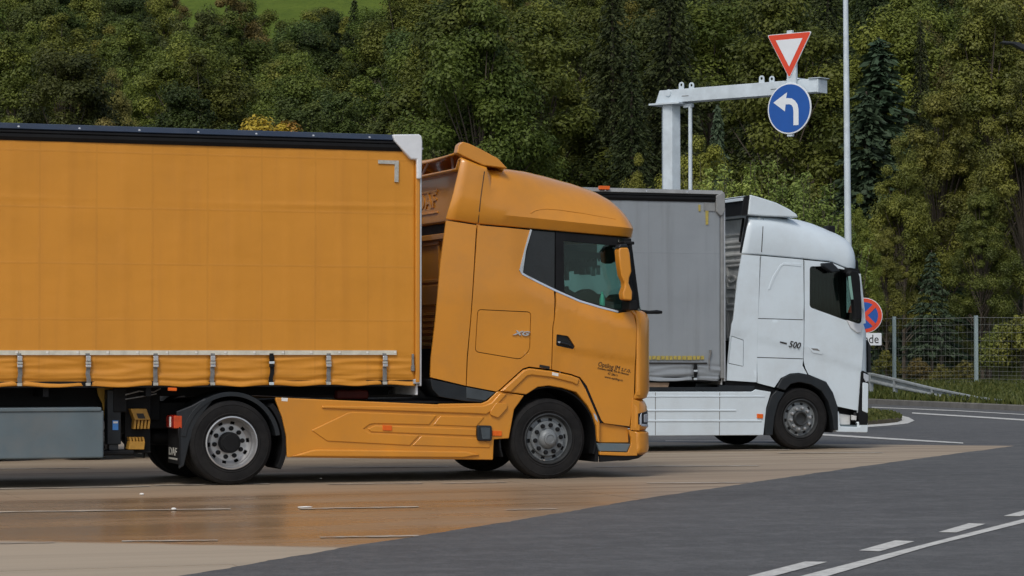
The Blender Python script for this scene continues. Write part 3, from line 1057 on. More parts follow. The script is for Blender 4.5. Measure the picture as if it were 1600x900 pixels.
# black lower corner of the cab
panel('lower_cover', OP([(673, 592), (730, 604.5), (776, 613), (763, 622), (753, 629), (727, 627), (687, 620), (676, 608)]), DARKP, tr, 0.01, 0.5, 0.01)
panel('cover_cap', OP([(729, 605), (774, 613.5), (758, 626), (729, 622)]), simple('slate_plastic', (0.05, 0.062, 0.07), 0.4, 0, 0.2, 4), tr, 0.002, 0.02, 0.004)
# fender
fender = OP([(780, 611.5), (817, 578), (827, 575), (862, 579.5), (893, 586.5), (905, 591), (915, 608), (937, 659), (937, 692), (933, 690), (931, 665), (925, 647), (917, 633), (900, 613), (878, 606.5), (857, 603), (840, 605), (822, 616.5)])
fn = panel('front_fender', fender, ORANGE, tr, -0.012, 0.16, 0.012, 0.002, seg=3)
panel('fender_lip', OP([(782, 611), (818, 578.5), (827, 576), (862, 580.5), (893, 587.5), (904, 592), (901, 602), (893, 598), (862, 590), (829, 586), (822, 588), (797, 612.5)]), ORANGE, fn, -0.034, 0.03, 0.016, seg=3)
panel('fender_gap', OP([(900, 588), (918, 602), (943, 660), (934, 664), (913, 606)]), BLACKP, tr, 0.02, 0.06, 0.002)
panel('small_sticker', OP([(861, 581.5), (871, 583.5), (870.6, 588), (860.8, 586)]), WHITEST, fn, -0.036, 0.004, 0.0)
panel('small_plate', OP([(843, 569.5), (859, 572.5), (858.6, 577), (842.6, 574)]), INKBLK, tr, -0.004, 0.008, 0.002, surf=surf_o)
panel('fender_repeater', OP([(926.5, 645), (931.5, 650), (933.5, 660), (929, 654)]), LENSCLR, fn, -0.018, 0.01, 0.002)
# wheel housing
def arc_sheet(name, cx, cz, r, a0, a1, y0, y1, mat, parent, th=0.02, n=24):
    bm = bmesh.new()
    prev = None
    for k in range(n + 1):
        a = R(a0 + (a1 - a0) * k / n)
        cur = [bm.verts.new((cx + rr * math.cos(a), yy, cz + rr * math.sin(a))) for rr, yy in ((r, y0), (r, y1), (r - th, y1), (r - th, y0))]
        if prev:
            for j in range(4):
                bm.faces.new((prev[j], prev[(j + 1) % 4], cur[(j + 1) % 4], cur[j]))
        else:
            bm.faces.new(cur)
        prev = cur
    bm.faces.new(prev[::-1])
    return from_bm(name, bm, mat, parent, bev=0.004)
p = arc_sheet('wheel_housing', 0, 0.475, 0.62, -18, 200, 0.03, 0.72, BLACKP, tr)
mirror_copy(p, WID)
box('housing_wall', (-0.66, 0.72, 0.35), (0.68, 0.76, 1.12), BLACKP, tr, 0)
box('front_mudflap', (O(932, 700)[0], 0.05, O(932, 722)[1]), (O(937.5, 700)[0], 0.6, O(932, 655)[1]), BLACKP, tr, 0.004)
# bumper and front
panel('step_recess', OP([(937, 659.5), (984, 668), (985, 692), (936, 692)]), ORANGE, tr, 0.05, 0.06, 0.006, 0.002)
step = panel('step_plate', OP([(933, 692.5), (986, 693.5), (980.5, 706), (937.5, 705)]), BOXGREY, tr, 0.012, 0.2, 0.008)
bp = panel('bumper_side', OP([(982, 671), (994, 676), (996, 712), (977, 712.5), (937.5, 711), (937, 705.8), (981, 707), (986.5, 693.5), (986.5, 684)]), ORANGE, tr, 0.0, 0.05, 0.008)
xb_ = O(1014, 690)[0] - 0.165
bz = [O(994, v)[1] for v in (712, 707, 700, 690, 677, 674)]
loft_front('bumper', [(bz[0], xb_ - 0.06, 0.02), (bz[1], xb_ - 0.01, 0), (bz[2], xb_ + 0.004, 0), (bz[3], xb_, 0), (bz[4], xb_, 0), (bz[5], xb_ - 0.03, 0.015)], 0.30, 0.46, WID, ORANGE, tr)
lz = [O(994, v)[1] for v in (720, 717, 712.5)]
loft_front('bumper_lip', [(lz[0], xb_ - 0.20, 0.06), (lz[1], xb_ - 0.10, 0.03), (lz[2], xb_ - 0.05, 0.01)], 0.28, 0.46, WID, BLACKP, tr)
panel('lip_side', OP([(938, 712), (1000, 712.5), (992, 717), (973, 719.5), (939, 722)]), BLACKP, tr, 0.015, 0.05, 0.004)
hz_ = [O(990, v)[1] for v in (673, 668, 650, 636, 628, 624)]
xh = O(1012, 650)[0] - 0.165
hp_ = loft_front('headlight_surround', [(hz_[0], xh - 0.02, 0.01), (hz_[1], xh, 0), (hz_[2], xh, 0), (hz_[3], xh - 0.005, 0), (hz_[4], xh - 0.03, 0.01), (hz_[5], xh - 0.06, 0.03)], 0.30, 0.46, WID, ORANGE, tr)
panel('surround_side', OP([(988.5, 623), (1000, 627), (1000, 673), (986, 672), (986.5, 664)]), ORANGE, tr, 0.006, 0.04, 0.006)
# headlight: a wrapped lens on the corner
def corner_patch(name, xc, a, b, t0, t1, zbot0, ztop0, zbot1, ztop1, off, mat, parent, n=8, th=0.02, y0=0.0):
    bm = bmesh.new()
    prev = None
    for k in range(n + 1):
        f = k / n
        t = R(t0 + (t1 - t0) * f)
        nx, ny = math.sin(t) / a, -math.cos(t) / b
        ln = math.hypot(nx, ny)
        x = xc + a * math.sin(t) + nx / ln * off
        y = y0 + b * (1 - math.cos(t)) + ny / ln * off
        xi = x - nx / ln * th
        yi = y - ny / ln * th
        za, zb2 = zbot0 + (zbot1 - zbot0) * f, ztop0 + (ztop1 - ztop0) * f
        cur = [bm.verts.new(q) for q in ((x, y, za), (x, y, zb2), (xi, yi, zb2), (xi, yi, za))]
        if prev:
            for j in range(4):
                bm.faces.new((prev[j], prev[(j + 1) % 4], cur[(j + 1) % 4], cur[j]))
        else:
            bm.faces.new(cur)
        prev = cur
    bm.faces.new(prev[::-1])
    return from_bm(name, bm, mat, parent, bev=0.003)
for far in (False, True):
    hl = corner_patch('headlight', xh, 0.30, 0.46, 8, 62, O(996, 663)[1], O(996, 646)[1], O(1010, 669)[1], O(1010, 641)[1], 0.006, GLOSSBLK, tr)
    lp = corner_patch('light_guide', xh, 0.30, 0.46, 12, 17, O(996, 664)[1], O(996, 652)[1], O(996, 664)[1], O(998, 645)[1], 0.011, LENSCLR, hl, 2)
    lq = corner_patch('light_bar', xh, 0.30, 0.46, 17, 60, O(996, 666)[1], O(996, 662.5)[1], O(1010, 668)[1], O(1010, 664)[1], 0.011, LENSCLR, hl, 4)
    lw = corner_patch('lamp_lens', xh, 0.30, 0.46, 26, 58, O(1004, 660)[1], O(1004, 648)[1], O(1010, 660)[1], O(1010, 646)[1], 0.010, LENSCLR, hl, 4)
    if far:
        for o in (hl,):
            o.location = (0, WID, 0)
            o.scale = (1, -1, 1)
fz = [O(994, v)[1] for v in (626, 622, 610, 570, 530, 500, 492, 487, 483)]
xf = O(1015, 560)[0] - 0.165
fx = [xf - 0.10, xf - 0.03, xf, xf, xf, xf, xf - 0.015, xf - 0.05, xf - 0.11]
loft_front('front_panel', [(z, x, y) for z, x, y in zip(fz, fx, (0.03, 0.01, 0, 0, 0, 0, 0.005, 0.02, 0.05))], 0.30, 0.46, WID, ORANGE, tr)
panel('corner_side', OP([(994.5, 485), (1000, 487), (1002, 500), (1001, 618), (993.5, 617), (996, 510)]), ORANGE, tr, 0.004, 0.03, 0.004)
wz = [(372, 988), (400, 992), (447, 998), (470, 1001.5), (484, 1004)]
loft_front('windscreen', [(O(u, v)[1], O(u, v)[0] - 0.165, 0.03 + 0.03 * max(0, O(u, v)[1] - 2.2)) for v, u in wz[::-1]], 0.30, 0.46, WID, GLASS_T, tr, 0.008)
loft_front('windscreen_base', [(O(1004, 486)[1], O(1004, 486)[0] - 0.155, 0.06), (O(1001, 468)[1], O(1001, 468)[0] - 0.17, 0.06)], 0.30, 0.46, WID, BLACKP, tr, 0.01)
# mirror and front camera arm
MY = -0.20
mir = panel('mirror', OP([(966.5, 392), (969, 386.5), (982, 386.5), (984.5, 395), (987.5, 424), (984, 434), (983, 442), (988.5, 456), (988, 470), (974.5, 468.5), (973, 458), (976.5, 448), (976, 440), (971, 430), (968, 410)], MY), ORANGE, tr, MY, 0.14, 0.022, seg=3)
panel('mirror_top', OP([(966, 387.5), (970, 381.5), (980, 381), (983, 387)], MY), DARKP, mir, MY + 0.005, 0.13, 0.012)
panel('mirror_back', OP([(980, 388), (985.5, 392), (990, 424), (987, 440), (991, 456), (990, 472), (980, 472)], MY + 0.06), BLACKP, mir, MY + 0.06, 0.12, 0.01)
box('mirror_foot', (O(975, 478)[0], MY + 0.03, O(980, 485)[1]), (O(987, 478)[0], 0.06, O(980, 470)[1]), BLACKP, mir, 0.012)
box('mirror_top_arm', (O(968, 384)[0], MY + 0.05, O(980, 383)[1]), (O(984, 384)[0], 0.06, O(980, 378)[1]), BLACKP, mir, 0.012)
tube('front_mirror_arm', [(O(1003, 484)[0] - 0.1, 0.30, O(1003, 484)[1]), (O(1014, 488, 0.2)[0], 0.2, O(1014, 488, 0.2)[1]), (O(1026, 487.5, 0.2)[0], 0.2, O(1026, 487.5, 0.2)[1]), (O(1034, 488, 0.2)[0], 0.2, O(1034, 488, 0.2)[1])], [0.025, 0.022, 0.026, 0.018], BLACKP, tr, 10)
# interior
def seat(y0):
    bm = bmesh.new()
    xs_, zs_ = O(883, 455)
    add_box(bm, (xs_ - 0.25, y0, 1.7), (xs_ + 0.32, y0 + 0.52, 1.88))
    add_box(bm, (xs_ - 0.32, y0 + 0.03, 1.8), (xs_ - 0.10, y0 + 0.49, 2.45))
    add_box(bm, (xs_ - 0.30, y0 + 0.13, 2.45), (xs_ - 0.16, y0 + 0.39, 2.66))
    return from_bm('seat', bm, SEATM, tr, bev=0.05, seg=3)
seat(0.35); seat(1.62)
dz_ = O(960, 462)[1]
box('dashboard', (O(960, 470)[0], 0.12, 1.55), (O(1000, 470)[0] + 0.05, WID - 0.12, dz_ - 0.10), TRIMM, tr, 0.06)
box('dash_binnacle', (O(950, 470)[0], 1.5, dz_ - 0.2), (O(985, 470)[0], 2.1, dz_ + 0.02), TRIMM, tr, 0.05)
bm = bmesh.new()
cx_, cz_ = O(925, 470)[0] + 0.45, 2.02
ring = [(cx_ + 0.23 * math.cos(a) * 0.55, 1.85 + 0.23 * math.sin(a), cz_ - 0.23 * math.cos(a) * 0.8) for a in [2 * math.pi * k / 24 for k in range(25)]]
add_tube(bm, ring, 0.018, 8)
from_bm('steering_wheel', bm, TRIMM, tr)
box('cab_floor', (xw, 0.08, 1.15), (O(990, 500)[0], WID - 0.08, 1.22), TRIMM, tr, 0)
box('headliner', (xw, 0.12, O(900, 357)[1] + 0.02), (xcR, WID - 0.12, O(900, 352)[1] + 0.04), TRIMM, tr, 0)
box('bunk_curtain', (O(866, 400)[0] - 0.05, 0.1, 1.3), (O(868, 400)[0], WID - 0.1, O(868, 365)[1]), CURTDARK, tr, 0.01)
# pelmet with tassels across the far window and the windscreen
bm = bmesh.new()
for (yy, x0, x1) in ((2.3, O(884, 390)[0] + 0.35, O(975, 390)[0] + 0.6),):
    zt_ = O(900, 378)[1]
    add_box(bm, (x0, yy, zt_ - (0.20 if yy > 1 else 0.0) - 0.02), (x1, yy + 0.02, zt_ + 0.10))
    k = 0
    x = x0
    rr = random.Random(2)
    while yy > 1 and x < x1:
        w2 = rr.uniform(0.04, 0.07)
        add_box(bm, (x, yy - 0.005, zt_ - 0.2 - rr.uniform(0.06, 0.13)), (x + w2, yy + 0.025, zt_ - 0.19))
        x += w2 + rr.uniform(0.0, 0.02)
from_bm('window_pelmet', bm, CURTDARK, tr)
frr = random.Random(3)
fringe = []
u = 938.0
while u > 884:
    fringe += [(u, 403 + frr.uniform(0, 1.5)), (u - 1.2, 407 + frr.uniform(0, 3)), (u - 2.6, 407 + frr.uniform(0, 2)), (u - 3.2, 403 + frr.uniform(0, 1.5))]
    u -= 4.4
panel('sun_blind', OP([(882, 391), (936, 395), (944, 384), (952, 380), (978, 382), (962, 408), (955, 412), (946, 412), (940, 409)] + fringe + [(882, 403)], 0.3), CURTDARK, tr, 0.3, 0.02, 0.0)
panel('dashboard_tray', OP([(882, 452), (885, 447), (889, 447), (890, 452), (897, 456), (905, 459), (914, 454), (921, 451), (928, 454), (934, 459), (944, 460), (948, 466), (958, 466), (964, 460), (973, 459), (980, 462), (980, 492), (960, 492), (905, 478), (882, 468)], 0.35), TRIMM, tr, 0.35, 0.25, 0.01)
panel('window_headrest', OP([(884, 414), (889, 414), (890, 438), (884, 438)], 0.3), TRIMM, tr, 0.3, 0.06, 0.01)
bm = bmesh.new()
add_lathe(bm, [(0.0, 0), (0.033, 0), (0.034, 0.10), (0.020, 0.16), (0.013, 0.17), (0.015, 0.20), (0.0, 0.20)], 14)
bo = from_bm('bottle', bm, BOTTLE, tr)
bo.rotation_euler = (math.pi / 2, 0, 0)
bx_, bz_ = O(941, 482, 0.15)
bo.location = (bx_, 0.15, bz_)
box('door_top_tray', (O(884, 470)[0], 0.08, O(940, 490)[1]), (O(975, 470)[0], 0.24, O(940, 483.5)[1]), TRIMM, tr, 0.01)

# lettering
def otext(name, body, u, v, size, mat, tilt, ext=0.002, off=0.004, parent=None, **k):
    x, z = O(u, v)
    return text(name, body, size, mat, parent or tr, side_text_m(x, surf_o(x, z) - off - 0.003, z, tilt), ext, **k)
tl_ = 0.19
otext('company_name', 'Optilog JM s.r.o.', 934.5, 571.8, 0.078, INKBLK, tl_, ext=0.001, shear=0.12, parent=door, off=0.0, sx=0.84)
otext('company_address', 'Dukelská 548/46, 779 00 Olomouc', 934, 576.2, 0.031, INKBLK, tl_, ext=0.001, shear=0.12, parent=door, off=0.0, sx=0.94)
otext('company_number', 'IČ 28611', 950, 585, 0.036, INKBLK, tl_, ext=0.001, shear=0.12, parent=door, off=0.0)
otext('company_website', 'www.optilog.cz', 945, 590, 0.038, INKBLK, tl_, ext=0.001, shear=0.12, parent=door, off=0.0)
otext('model_badge', 'XG', 802, 523, 0.072, CHROME, 0.06, 0.006, 0.008, shear=0.35, bold=0.003, sx=1.75)

# side skirt with its swages
skirt = Z6([(40, 222), (960, 262), (970, 258), (1210, 255), (1245, 240), (1300, 186), (1452, 211), (1395, 290), (1365, 455), (1280, 460), (1275, 577), (105, 562), (100, 440), (75, 330), (40, 238)])
sk = panel('side_skirt', skirt, ORANGE, tr, 0.0, 0.05, 0.012, seg=3)
mirror_copy(sk, WID)
panel('skirt_swage', Z6([(240, 408), (450, 308), (480, 303), (955, 322), (910, 378), (600, 371), (572, 376), (538, 400), (568, 422), (855, 436), (800, 495), (330, 470)]), ORANGE, sk, -0.012, 0.03, 0.012, seg=3)
panel('skirt_swage', Z6([(560, 400), (604, 381), (1178, 400), (1178, 440), (580, 417)]), ORANGE, sk, -0.012, 0.03, 0.010, seg=3)
panel('skirt_swage', Z6([(930, 378), (975, 326), (1225, 332), (1178, 388)]), ORANGE, sk, -0.010, 0.03, 0.009, seg=3)
panel('skirt_swage', Z6([(815, 494), (868, 438), (1178, 452), (1255, 480), (1255, 508)]), ORANGE, sk, -0.010, 0.03, 0.009, seg=3)
panel('skirt_sill', Z6([(118, 558), (240, 520), (290, 516), (1120, 527), (1200, 548), (1100, 565)]), ORANGE, sk, -0.030, 0.04, 0.024, seg=3)
panel('skirt_shoulder', Z6([(300, 268), (960, 274), (1215, 268), (1262, 252), (1312, 196), (1352, 202), (1262, 300), (1232, 318), (1150, 314), (300, 284)]), ORANGE, sk, -0.020, 0.03, 0.016, seg=3)
panel('skirt_flap', Z6([(1290, 250), (1352, 256), (1352, 280), (1300, 338), (1255, 320), (1255, 300)]), ORANGE, sk, -0.026, 0.03, 0.006, rnd=0.02)
panel('side_marker', Z6([(645, 380), (697, 382), (697, 411), (645, 409)]), AMBER, sk, -0.022, 0.03, 0.004)
panel('side_marker', Z6([(1268, 411), (1322, 413), (1322, 441), (1268, 439)]), AMBER, sk, -0.014, 0.03, 0.004)
panel('step_box', Z6([(1178, 380), (1262, 381), (1262, 469), (1180, 468)]), DARKP, sk, -0.045, 0.08, 0.014, rnd=0.03, seg=3)
panel('step_box_face', Z6([(1196, 392), (1250, 393), (1250, 458), (1206, 458)]), simple('smoked_lens', (0.06, 0.075, 0.085), 0.15, 0, 0.2, 9), sk, -0.050, 0.02, 0.006)
panel('small_sticker', Z6([(72, 223), (108, 225), (106, 244), (72, 242)]), WHITEST, sk, -0.002, 0.004, 0.0)
# chassis
xr_ = O(362, 700)[0]
for yy in (0.82, 1.60):
    box('chassis_rail', (xr_ - 0.95, yy, 0.62), (0.9, yy + 0.09, 0.92), BLACKP, tr, 0.01)
box('deck_plate', (xr_ + 0.62, 0.10, 0.90), (xw + 0.1, WID - 0.1, 0.93), BLACKP, tr, 0.004)
for y0, y1 in ((0.12, 0.78), (1.72, 2.38)):
    box('fuel_tank', (xr_ + 0.85, y0, 0.36), (-0.95, y1, 0.88), DARKP, tr, 0.08)
box('engine_block', (-0.5, 0.80, 0.5), (0.9, 1.70, 1.15), BLACKP, tr, 0.05)
box('rear_crossmember', (xr_ - 0.98, 0.62, 0.55), (xr_ - 0.80, 1.88, 0.95), BLACKP, tr, 0.02)
box('air_tank', (xr_ - 0.72, 0.95, 0.42), (xr_ + 0.55, 1.55, 0.62), BLACKP, tr, 0.09)
for a in (xr_, 0.0):
    tube('axle', [(a, 0.3, 0.475), (a, 2.2, 0.475)], 0.09, BLACKP, tr, 12)
fw = bmesh.new()
add_box(fw, (xr_ - 0.15, 0.80, 0.94), (xr_ + 0.45, 1.70, 1.09))
from_bm('fifth_wheel', fw, BLACKP, tr, bev=0.04)
box('coupling_cover', (O(527, 612, 0.6)[0], 0.62, 0.945), (O(578, 612, 0.6)[0], 0.80, 1.06), REDOX, tr, 0.03)
tube('air_hose', [(xw - 0.05, 0.9, 1.5), (xw - 0.25, 0.95, 1.15), (xw - 0.6, 1.0, 1.05), (xw - 1.0, 1.1, 1.10)], 0.022, REDOX, tr, 8)
tube('air_hose', [(xw - 0.05, 1.1, 1.5), (xw - 0.22, 1.15, 1.12), (xw - 0.6, 1.2, 1.02), (xw - 1.0, 1.2, 1.10)], 0.022, BLACKP, tr, 8)
# wheels
wf = make_wheel(tr, (0, 0.02, 0.475), 'front')
copy_wheel(wf, tr, (0, WID - 0.02, 0.475), True)
wr = make_wheel(tr, (xr_, 0.0, 0.475), 'rear')
copy_wheel(wr, tr, (xr_, WID, 0.475), True)
# rear mudguards, flaps and lamps
TURNL = simple('red_amber_lens', (0.52, 0.062, 0.012), 0.3, 0, 0.15, 20)
for far in (0, 1):
    y0, y1 = (0.02, 0.64) if not far else (WID - 0.64, WID - 0.02)
    mg = arc_sheet('rear_mudguard', xr_, 0.475, 0.575, 8, 172, y0, y1, DARKP, tr, 0.05)
    fl = box('mudflap', (xr_ - 0.60, y0, 0.24), (xr_ - 0.585, y1 - 0.06, 0.66), BLACKP, tr, 0.003)
    lm = box('tail_lamp', (xr_ - 0.66, y0 + 0.02, 0.64), (xr_ - 0.56, y0 + 0.40, 0.79), REDLENS, tr, 0.02)
    box('turn_lamp', (xr_ - 0.655, y0 + 0.006, 0.645), (xr_ - 0.565, y0 + 0.02, 0.785), TURNL, lm, 0.008)
    box('reversing_lens', (xr_ - 0.666, y0 + 0.15, 0.655), (xr_ - 0.655, y0 + 0.21, 0.77), WHITEST, lm, 0.003)
    mt = Matrix.Translation((xr_ - 0.603, y0 + 0.50, 0.335)) @ Matrix(((0, 0, -1, 0), (-1, 0, 0, 0), (0, 1, 0, 0), (0, 0, 0, 1)))
    text('flap_lettering', 'DAF', 0.12, SILVTAPE, fl, mt, 0.002, bold=0.003, sx=1.75)
    box('flap_bar', (xr_ - 0.605, y0 + 0.08, 0.285), (xr_ - 0.599, y0 + 0.50, 0.305), SILVTAPE, fl, 0)
panel('mudguard_side', OP([(277, 643), (300, 634), (322, 622), (334, 626), (312, 655), (298, 690), (289, 728), (281, 733), (281, 690)]), DARKP, tr, 0.03, 0.05, 0.015, seg=3)
arc_sheet('skirt_end_guard', xr_, 0.475, 0.66, -28, 42, 0.03, 0.60, BLACKP, tr, 0.06)
arc_sheet('skirt_end_guard', xr_, 0.475, 0.66, -28, 42, WID - 0.60, WID - 0.03, BLACKP, tr, 0.06)

# ------------------------------------------------------------------ curtain-sided trailers
def make_trailer(root, conv, W, L, ztop, zc_top, zc_bot, ztape, straps, mats, seed, wr_src):
    """conv: photo pixel -> (x, z) on the trailer's near side, x = 0 at the headboard"""
    cloth, rail_hi, rail_lo, post_m, cap_m = mats
    rr = random.Random(seed)
    x1 = -0.055
    x0 = -L + 0.06
    # curtain with folds below the tape
    nx, nz = 420, 64
    sx = [s for s, _ in straps]
    def disp(x, z):
        y = 0.010 * noise.noise(Vector((x * 0.55, z * 0.8, seed))) + 0.003 * noise.noise(Vector((x * 2.1, z * 2.1, seed + 5)))
        if seed == 1:
            cz = (z - (3.19 + 0.012 * math.sin(x * 0.9))) / 0.020
            if abs(cz) < 4:
                y -= 0.010 * math.exp(-cz * cz) * max(0, noise.noise(Vector((x * 0.45, 3.1, 7))) + 0.35)
        near = min(abs(x - s) for s in sx)
        f = 1 - sstep(ztape - 0.10, ztape - 0.03, z)
        if f > 0:
            w = noise.noise(Vector((x * 0.9, z * 9.0 + 0.25 * math.sin(x * 1.7), seed + 9)))
            w2 = noise.noise(Vector((x * 2.2, z * 20.0 + 0.4 * math.sin(x * 2.9), seed + 19)))
            y += f * (0.021 * (abs(w) - 0.3) + 0.009 * w2 + 0.006)
            y += f * 0.020 * math.exp(-(near / 0.035) ** 2)
            hem = (z - zc_bot - 0.06) / 0.018
            y += f * 0.014 * math.exp(-hem * hem)
        else:
            y -= 0.003 * math.exp(-(((x * 1.0) % 0.63 - 0.31) / 0.05) ** 2)
        return y
    bm = bmesh.new()
    zs = [zc_bot + (ztape - zc_bot) * k / 34 for k in range(34)] + [ztape + (zc_top - ztape) * k / 96 for k in range(97)]
    g = []
    for i in range(nx + 1):
        x = x0 + (x1 - x0) * i / nx
        near = min(abs(x - s) for s in sx)
        sag = -0.018 * sstep(0.05, 0.35, near) + 0.006 * noise.noise(Vector((x * 2, 0, seed)))
        col = []
        for z in zs:
            k = 1 - sstep(zc_bot, zc_bot + 0.25, z)
            xx = x
            if seed == 2 and x > -0.12 and z < ztape - 0.1:
                xx = x - 0.05 * math.sin(8 * z)
            col.append(bm.verts.new((xx, 0.012 + disp(x, z), z + sag * k)))
        g.append(col)
    for i in range(nx):
        for k in range(len(zs) - 1):
            bm.faces.new((g[i][k], g[i + 1][k], g[i + 1][k + 1], g[i][k + 1]))
    cu = from_bm('curtain', bm, cloth, root, angle=70)
    if cu.data.polygons[0].normal.y > 0:
        cu.data.flip_normals()
    md = cu.modifiers.new('thickness', 'SOLIDIFY'); md.thickness = 0.004; md.offset = -1
    box('far_curtain', (x0, W - 0.03, zc_bot), (x1, W, zc_top), cloth, root, 0.01)
    # straps with buckles
    for s, dark in straps:
        zt_, zb_ = ztape - 0.05, zc_bot + 0.02
        m1, m2 = (BLACKP, BLACKP) if dark else (STRAPG, STRAPG)
        bm = bmesh.new()
        segs = [(s + rr.uniform(-0.008, 0.008), -0.004 - 0.006 * math.sin(math.pi * k / 6), zt_ + (zb_ - zt_) * k / 6) for k in range(7)]
        prev = None
        for q in segs:
            cur = [bm.verts.new((q[0] + dx, q[1] + dy, q[2])) for dx, dy in ((-0.024, 0), (0.024, 0), (0.024, 0.005), (-0.024, 0.005))]
            if prev:
                for j in range(4):
                    bm.faces.new((prev[j], prev[(j + 1) % 4], cur[(j + 1) % 4], cur[j]))
            prev = cur
        st = from_bm('strap', bm, m1, root)
        bm = bmesh.new()
        add_box(bm, (s - 0.028, -0.028, zt_ - 0.085), (s + 0.028, -0.008, zt_ - 0.03))
        from_bm('buckle', bm, CHROME if not dark else BLACKP, st, bev=0.006)
        box('buckle_bar', (s - 0.030, -0.034, zt_ - 0.155), (s + 0.030, -0.010, zt_ - 0.125), CHROME if not dark else BLACKP, st, 0.006)
        bm = bmesh.new()
        add_box(bm, (s - 0.030, -0.030, zt_ - 0.120), (s + 0.030, -0.010, zt_ - 0.092))
        from_bm('ratchet', bm, STEEL if dark else SILVTAPE, st, bev=0.004)
        box('hook', (s - 0.027, -0.022, zb_ - 0.02), (s + 0.027, -0.004, zb_ + 0.012), STEEL if dark else SILVTAPE, st, 0.004)
    # roof edge rail: extruded profile
    def extr(name, prof, xa, xb, mat, par):
        bm = bmesh.new()
        a = [bm.verts.new((xa, y, z)) for y, z in prof]
        b = [bm.verts.new((xb, y, z)) for y, z in prof]
        n = len(prof)
        for i in range(n):
            bm.faces.new((a[i], a[(i + 1) % n], b[(i + 1) % n], b[i]))
        bm.faces.new(a[::-1])
        bm.faces.new(b)
        return from_bm(name, bm, mat, par, angle=20)
    h = ztop - zc_top
    rl = extr('roof_rail', [(0.0, zc_top - 0.02), (-0.02, zc_top + 0.02), (-0.02, zc_top + h * 0.30), (-0.008, zc_top + h * 0.34), (-0.022, zc_top + h * 0.40), (-0.022, zc_top + h * 0.52), (0.03, zc_top + h * 0.56), (0.10, zc_top + h * 0.56), (0.10, zc_top - 0.02)], x0 - 0.05, -0.02, rail_lo, root)
    ru = extr('roof_edge', [(-0.012, zc_top + h * 0.57), (-0.026, zc_top + h * 0.63), (0.016, zc_top + h * 0.96), (0.06, ztop), (0.2, ztop + 0.01), (0.2, zc_top + h * 0.57)], x0 - 0.05, -0.02, rail_hi, root)
    b_first = None
    x = -0.62
    while x > -L:
        if b_first is None:
            bm = bmesh.new()
            add_lathe(bm, [(0.0, -0.014), (0.012, -0.012), (0.016, 0.0), (0.016, 0.02)], 10)
            b_first = from_bm('roof_bolt', bm, CHROME, root)
            o = b_first
        else:
            o = b_first.copy()
            link(o, root)
        o.location = (x, -0.004, zc_top + h * 0.74)
        x -= 0.672
    for y in (W - 0.2,):
        extr('far_roof_edge', [(y, zc_top), (W + 0.02, zc_top), (W + 0.02, ztop - 0.02), (y, ztop + 0.01)], x0 - 0.05, -0.02, rail_hi, root)
    box('roof_sheet', (-L, 0.19, ztop - 0.03), (-0.03, W - 0.19, ztop + 0.004), WHITE_ALU, root, 0.01)
    box('headboard', (-0.035, 0.06, 1.0), (-0.005, W - 0.06, ztop - 0.03), WHITE_ALU if seed == 1 else REARGREY, root, 0.008)
    box('rear_doors', (-L - 0.03, 0.02, 1.0), (-L + 0.03, W - 0.02, ztop - 0.03), WHITE_ALU, root, 0.01)
    # front corner posts
    for far in (0, 1):
        ya, yb = (-0.012, 0.09) if not far else (W - 0.09, W + 0.012)
        box('corner_post', (-0.058, ya, zc_bot + 0.02), (-0.004, yb, zc_top - 0.1), post_m, root, 0.012)
        box('post_edge', (-0.004, ya + 0.005, zc_bot - 0.02), (0.018, yb, zc_top - 0.1), ALU, root, 0.006)
    # chassis
    box('floor', (-L + 0.02, 0.03, zc_bot - 0.02), (-0.04, W - 0.03, zc_bot + 0.05), BLACKP, root, 0.0)
    for y in (0.72, W - 0.88):
        box('chassis_beam', (-L + 0.1, y, 0.72), (-2.9, y + 0.16, zc_bot - 0.02), BLACKP, root, 0.008)
        box('neck_beam', (-2.9, y, zc_bot - 0.13), (-0.15, y + 0.16, zc_bot - 0.02), BLACKP, root, 0.008)
    for k in range(9):
        xx = -3.2 - k * 1.15
        box('cross_bearer', (xx, 0.1, zc_bot - 0.12), (xx + 0.06, W - 0.1, zc_bot - 0.02), BLACKP, root, 0.0)
    # axles
    for xx in (-L + 2.6, -L + 3.9, -L + 5.2):
        tube('axle', [(xx, 0.3, 0.475), (xx, W - 0.3, 0.475)], 0.075, BLACKP, root, 10)
        copy_wheel(wr_src, root, (xx, 0.03, 0.475))
        copy_wheel(wr_src, root, (xx, W - 0.03, 0.475), True)
    # landing legs
    lx = conv(178, 660, 0.38)[0] if seed == 1 else -3.6
    for y in (0.34, W - 0.50):
        lg = box('landing_leg', (lx - 0.085, y, 0.46), (lx + 0.075, y + 0.16, zc_bot - 0.05), DARKP, root, 0.012)
        box('leg_foot', (lx - 0.21, y - 0.05, 0.34), (lx + 0.22, y + 0.21, 0.40), BLACKP, lg, 0.02)
        box('leg_slide', (lx - 0.06, y + 0.02, 0.38), (lx + 0.05, y + 0.14, 0.60), RIMDARK, lg, 0.01)
        box('leg_gusset', (lx - 0.02, y - 0.012, 0.82), (lx + 0.14, y + 0.02, zc_bot - 0.02), BLACKP, lg, 0.02)
    tube('leg_shaft', [(lx, 0.4, 0.82), (lx, W - 0.4, 0.82)], 0.025, BLACKP, root, 8)
    return dict(curtain=cu, lx=lx, extr=extr)

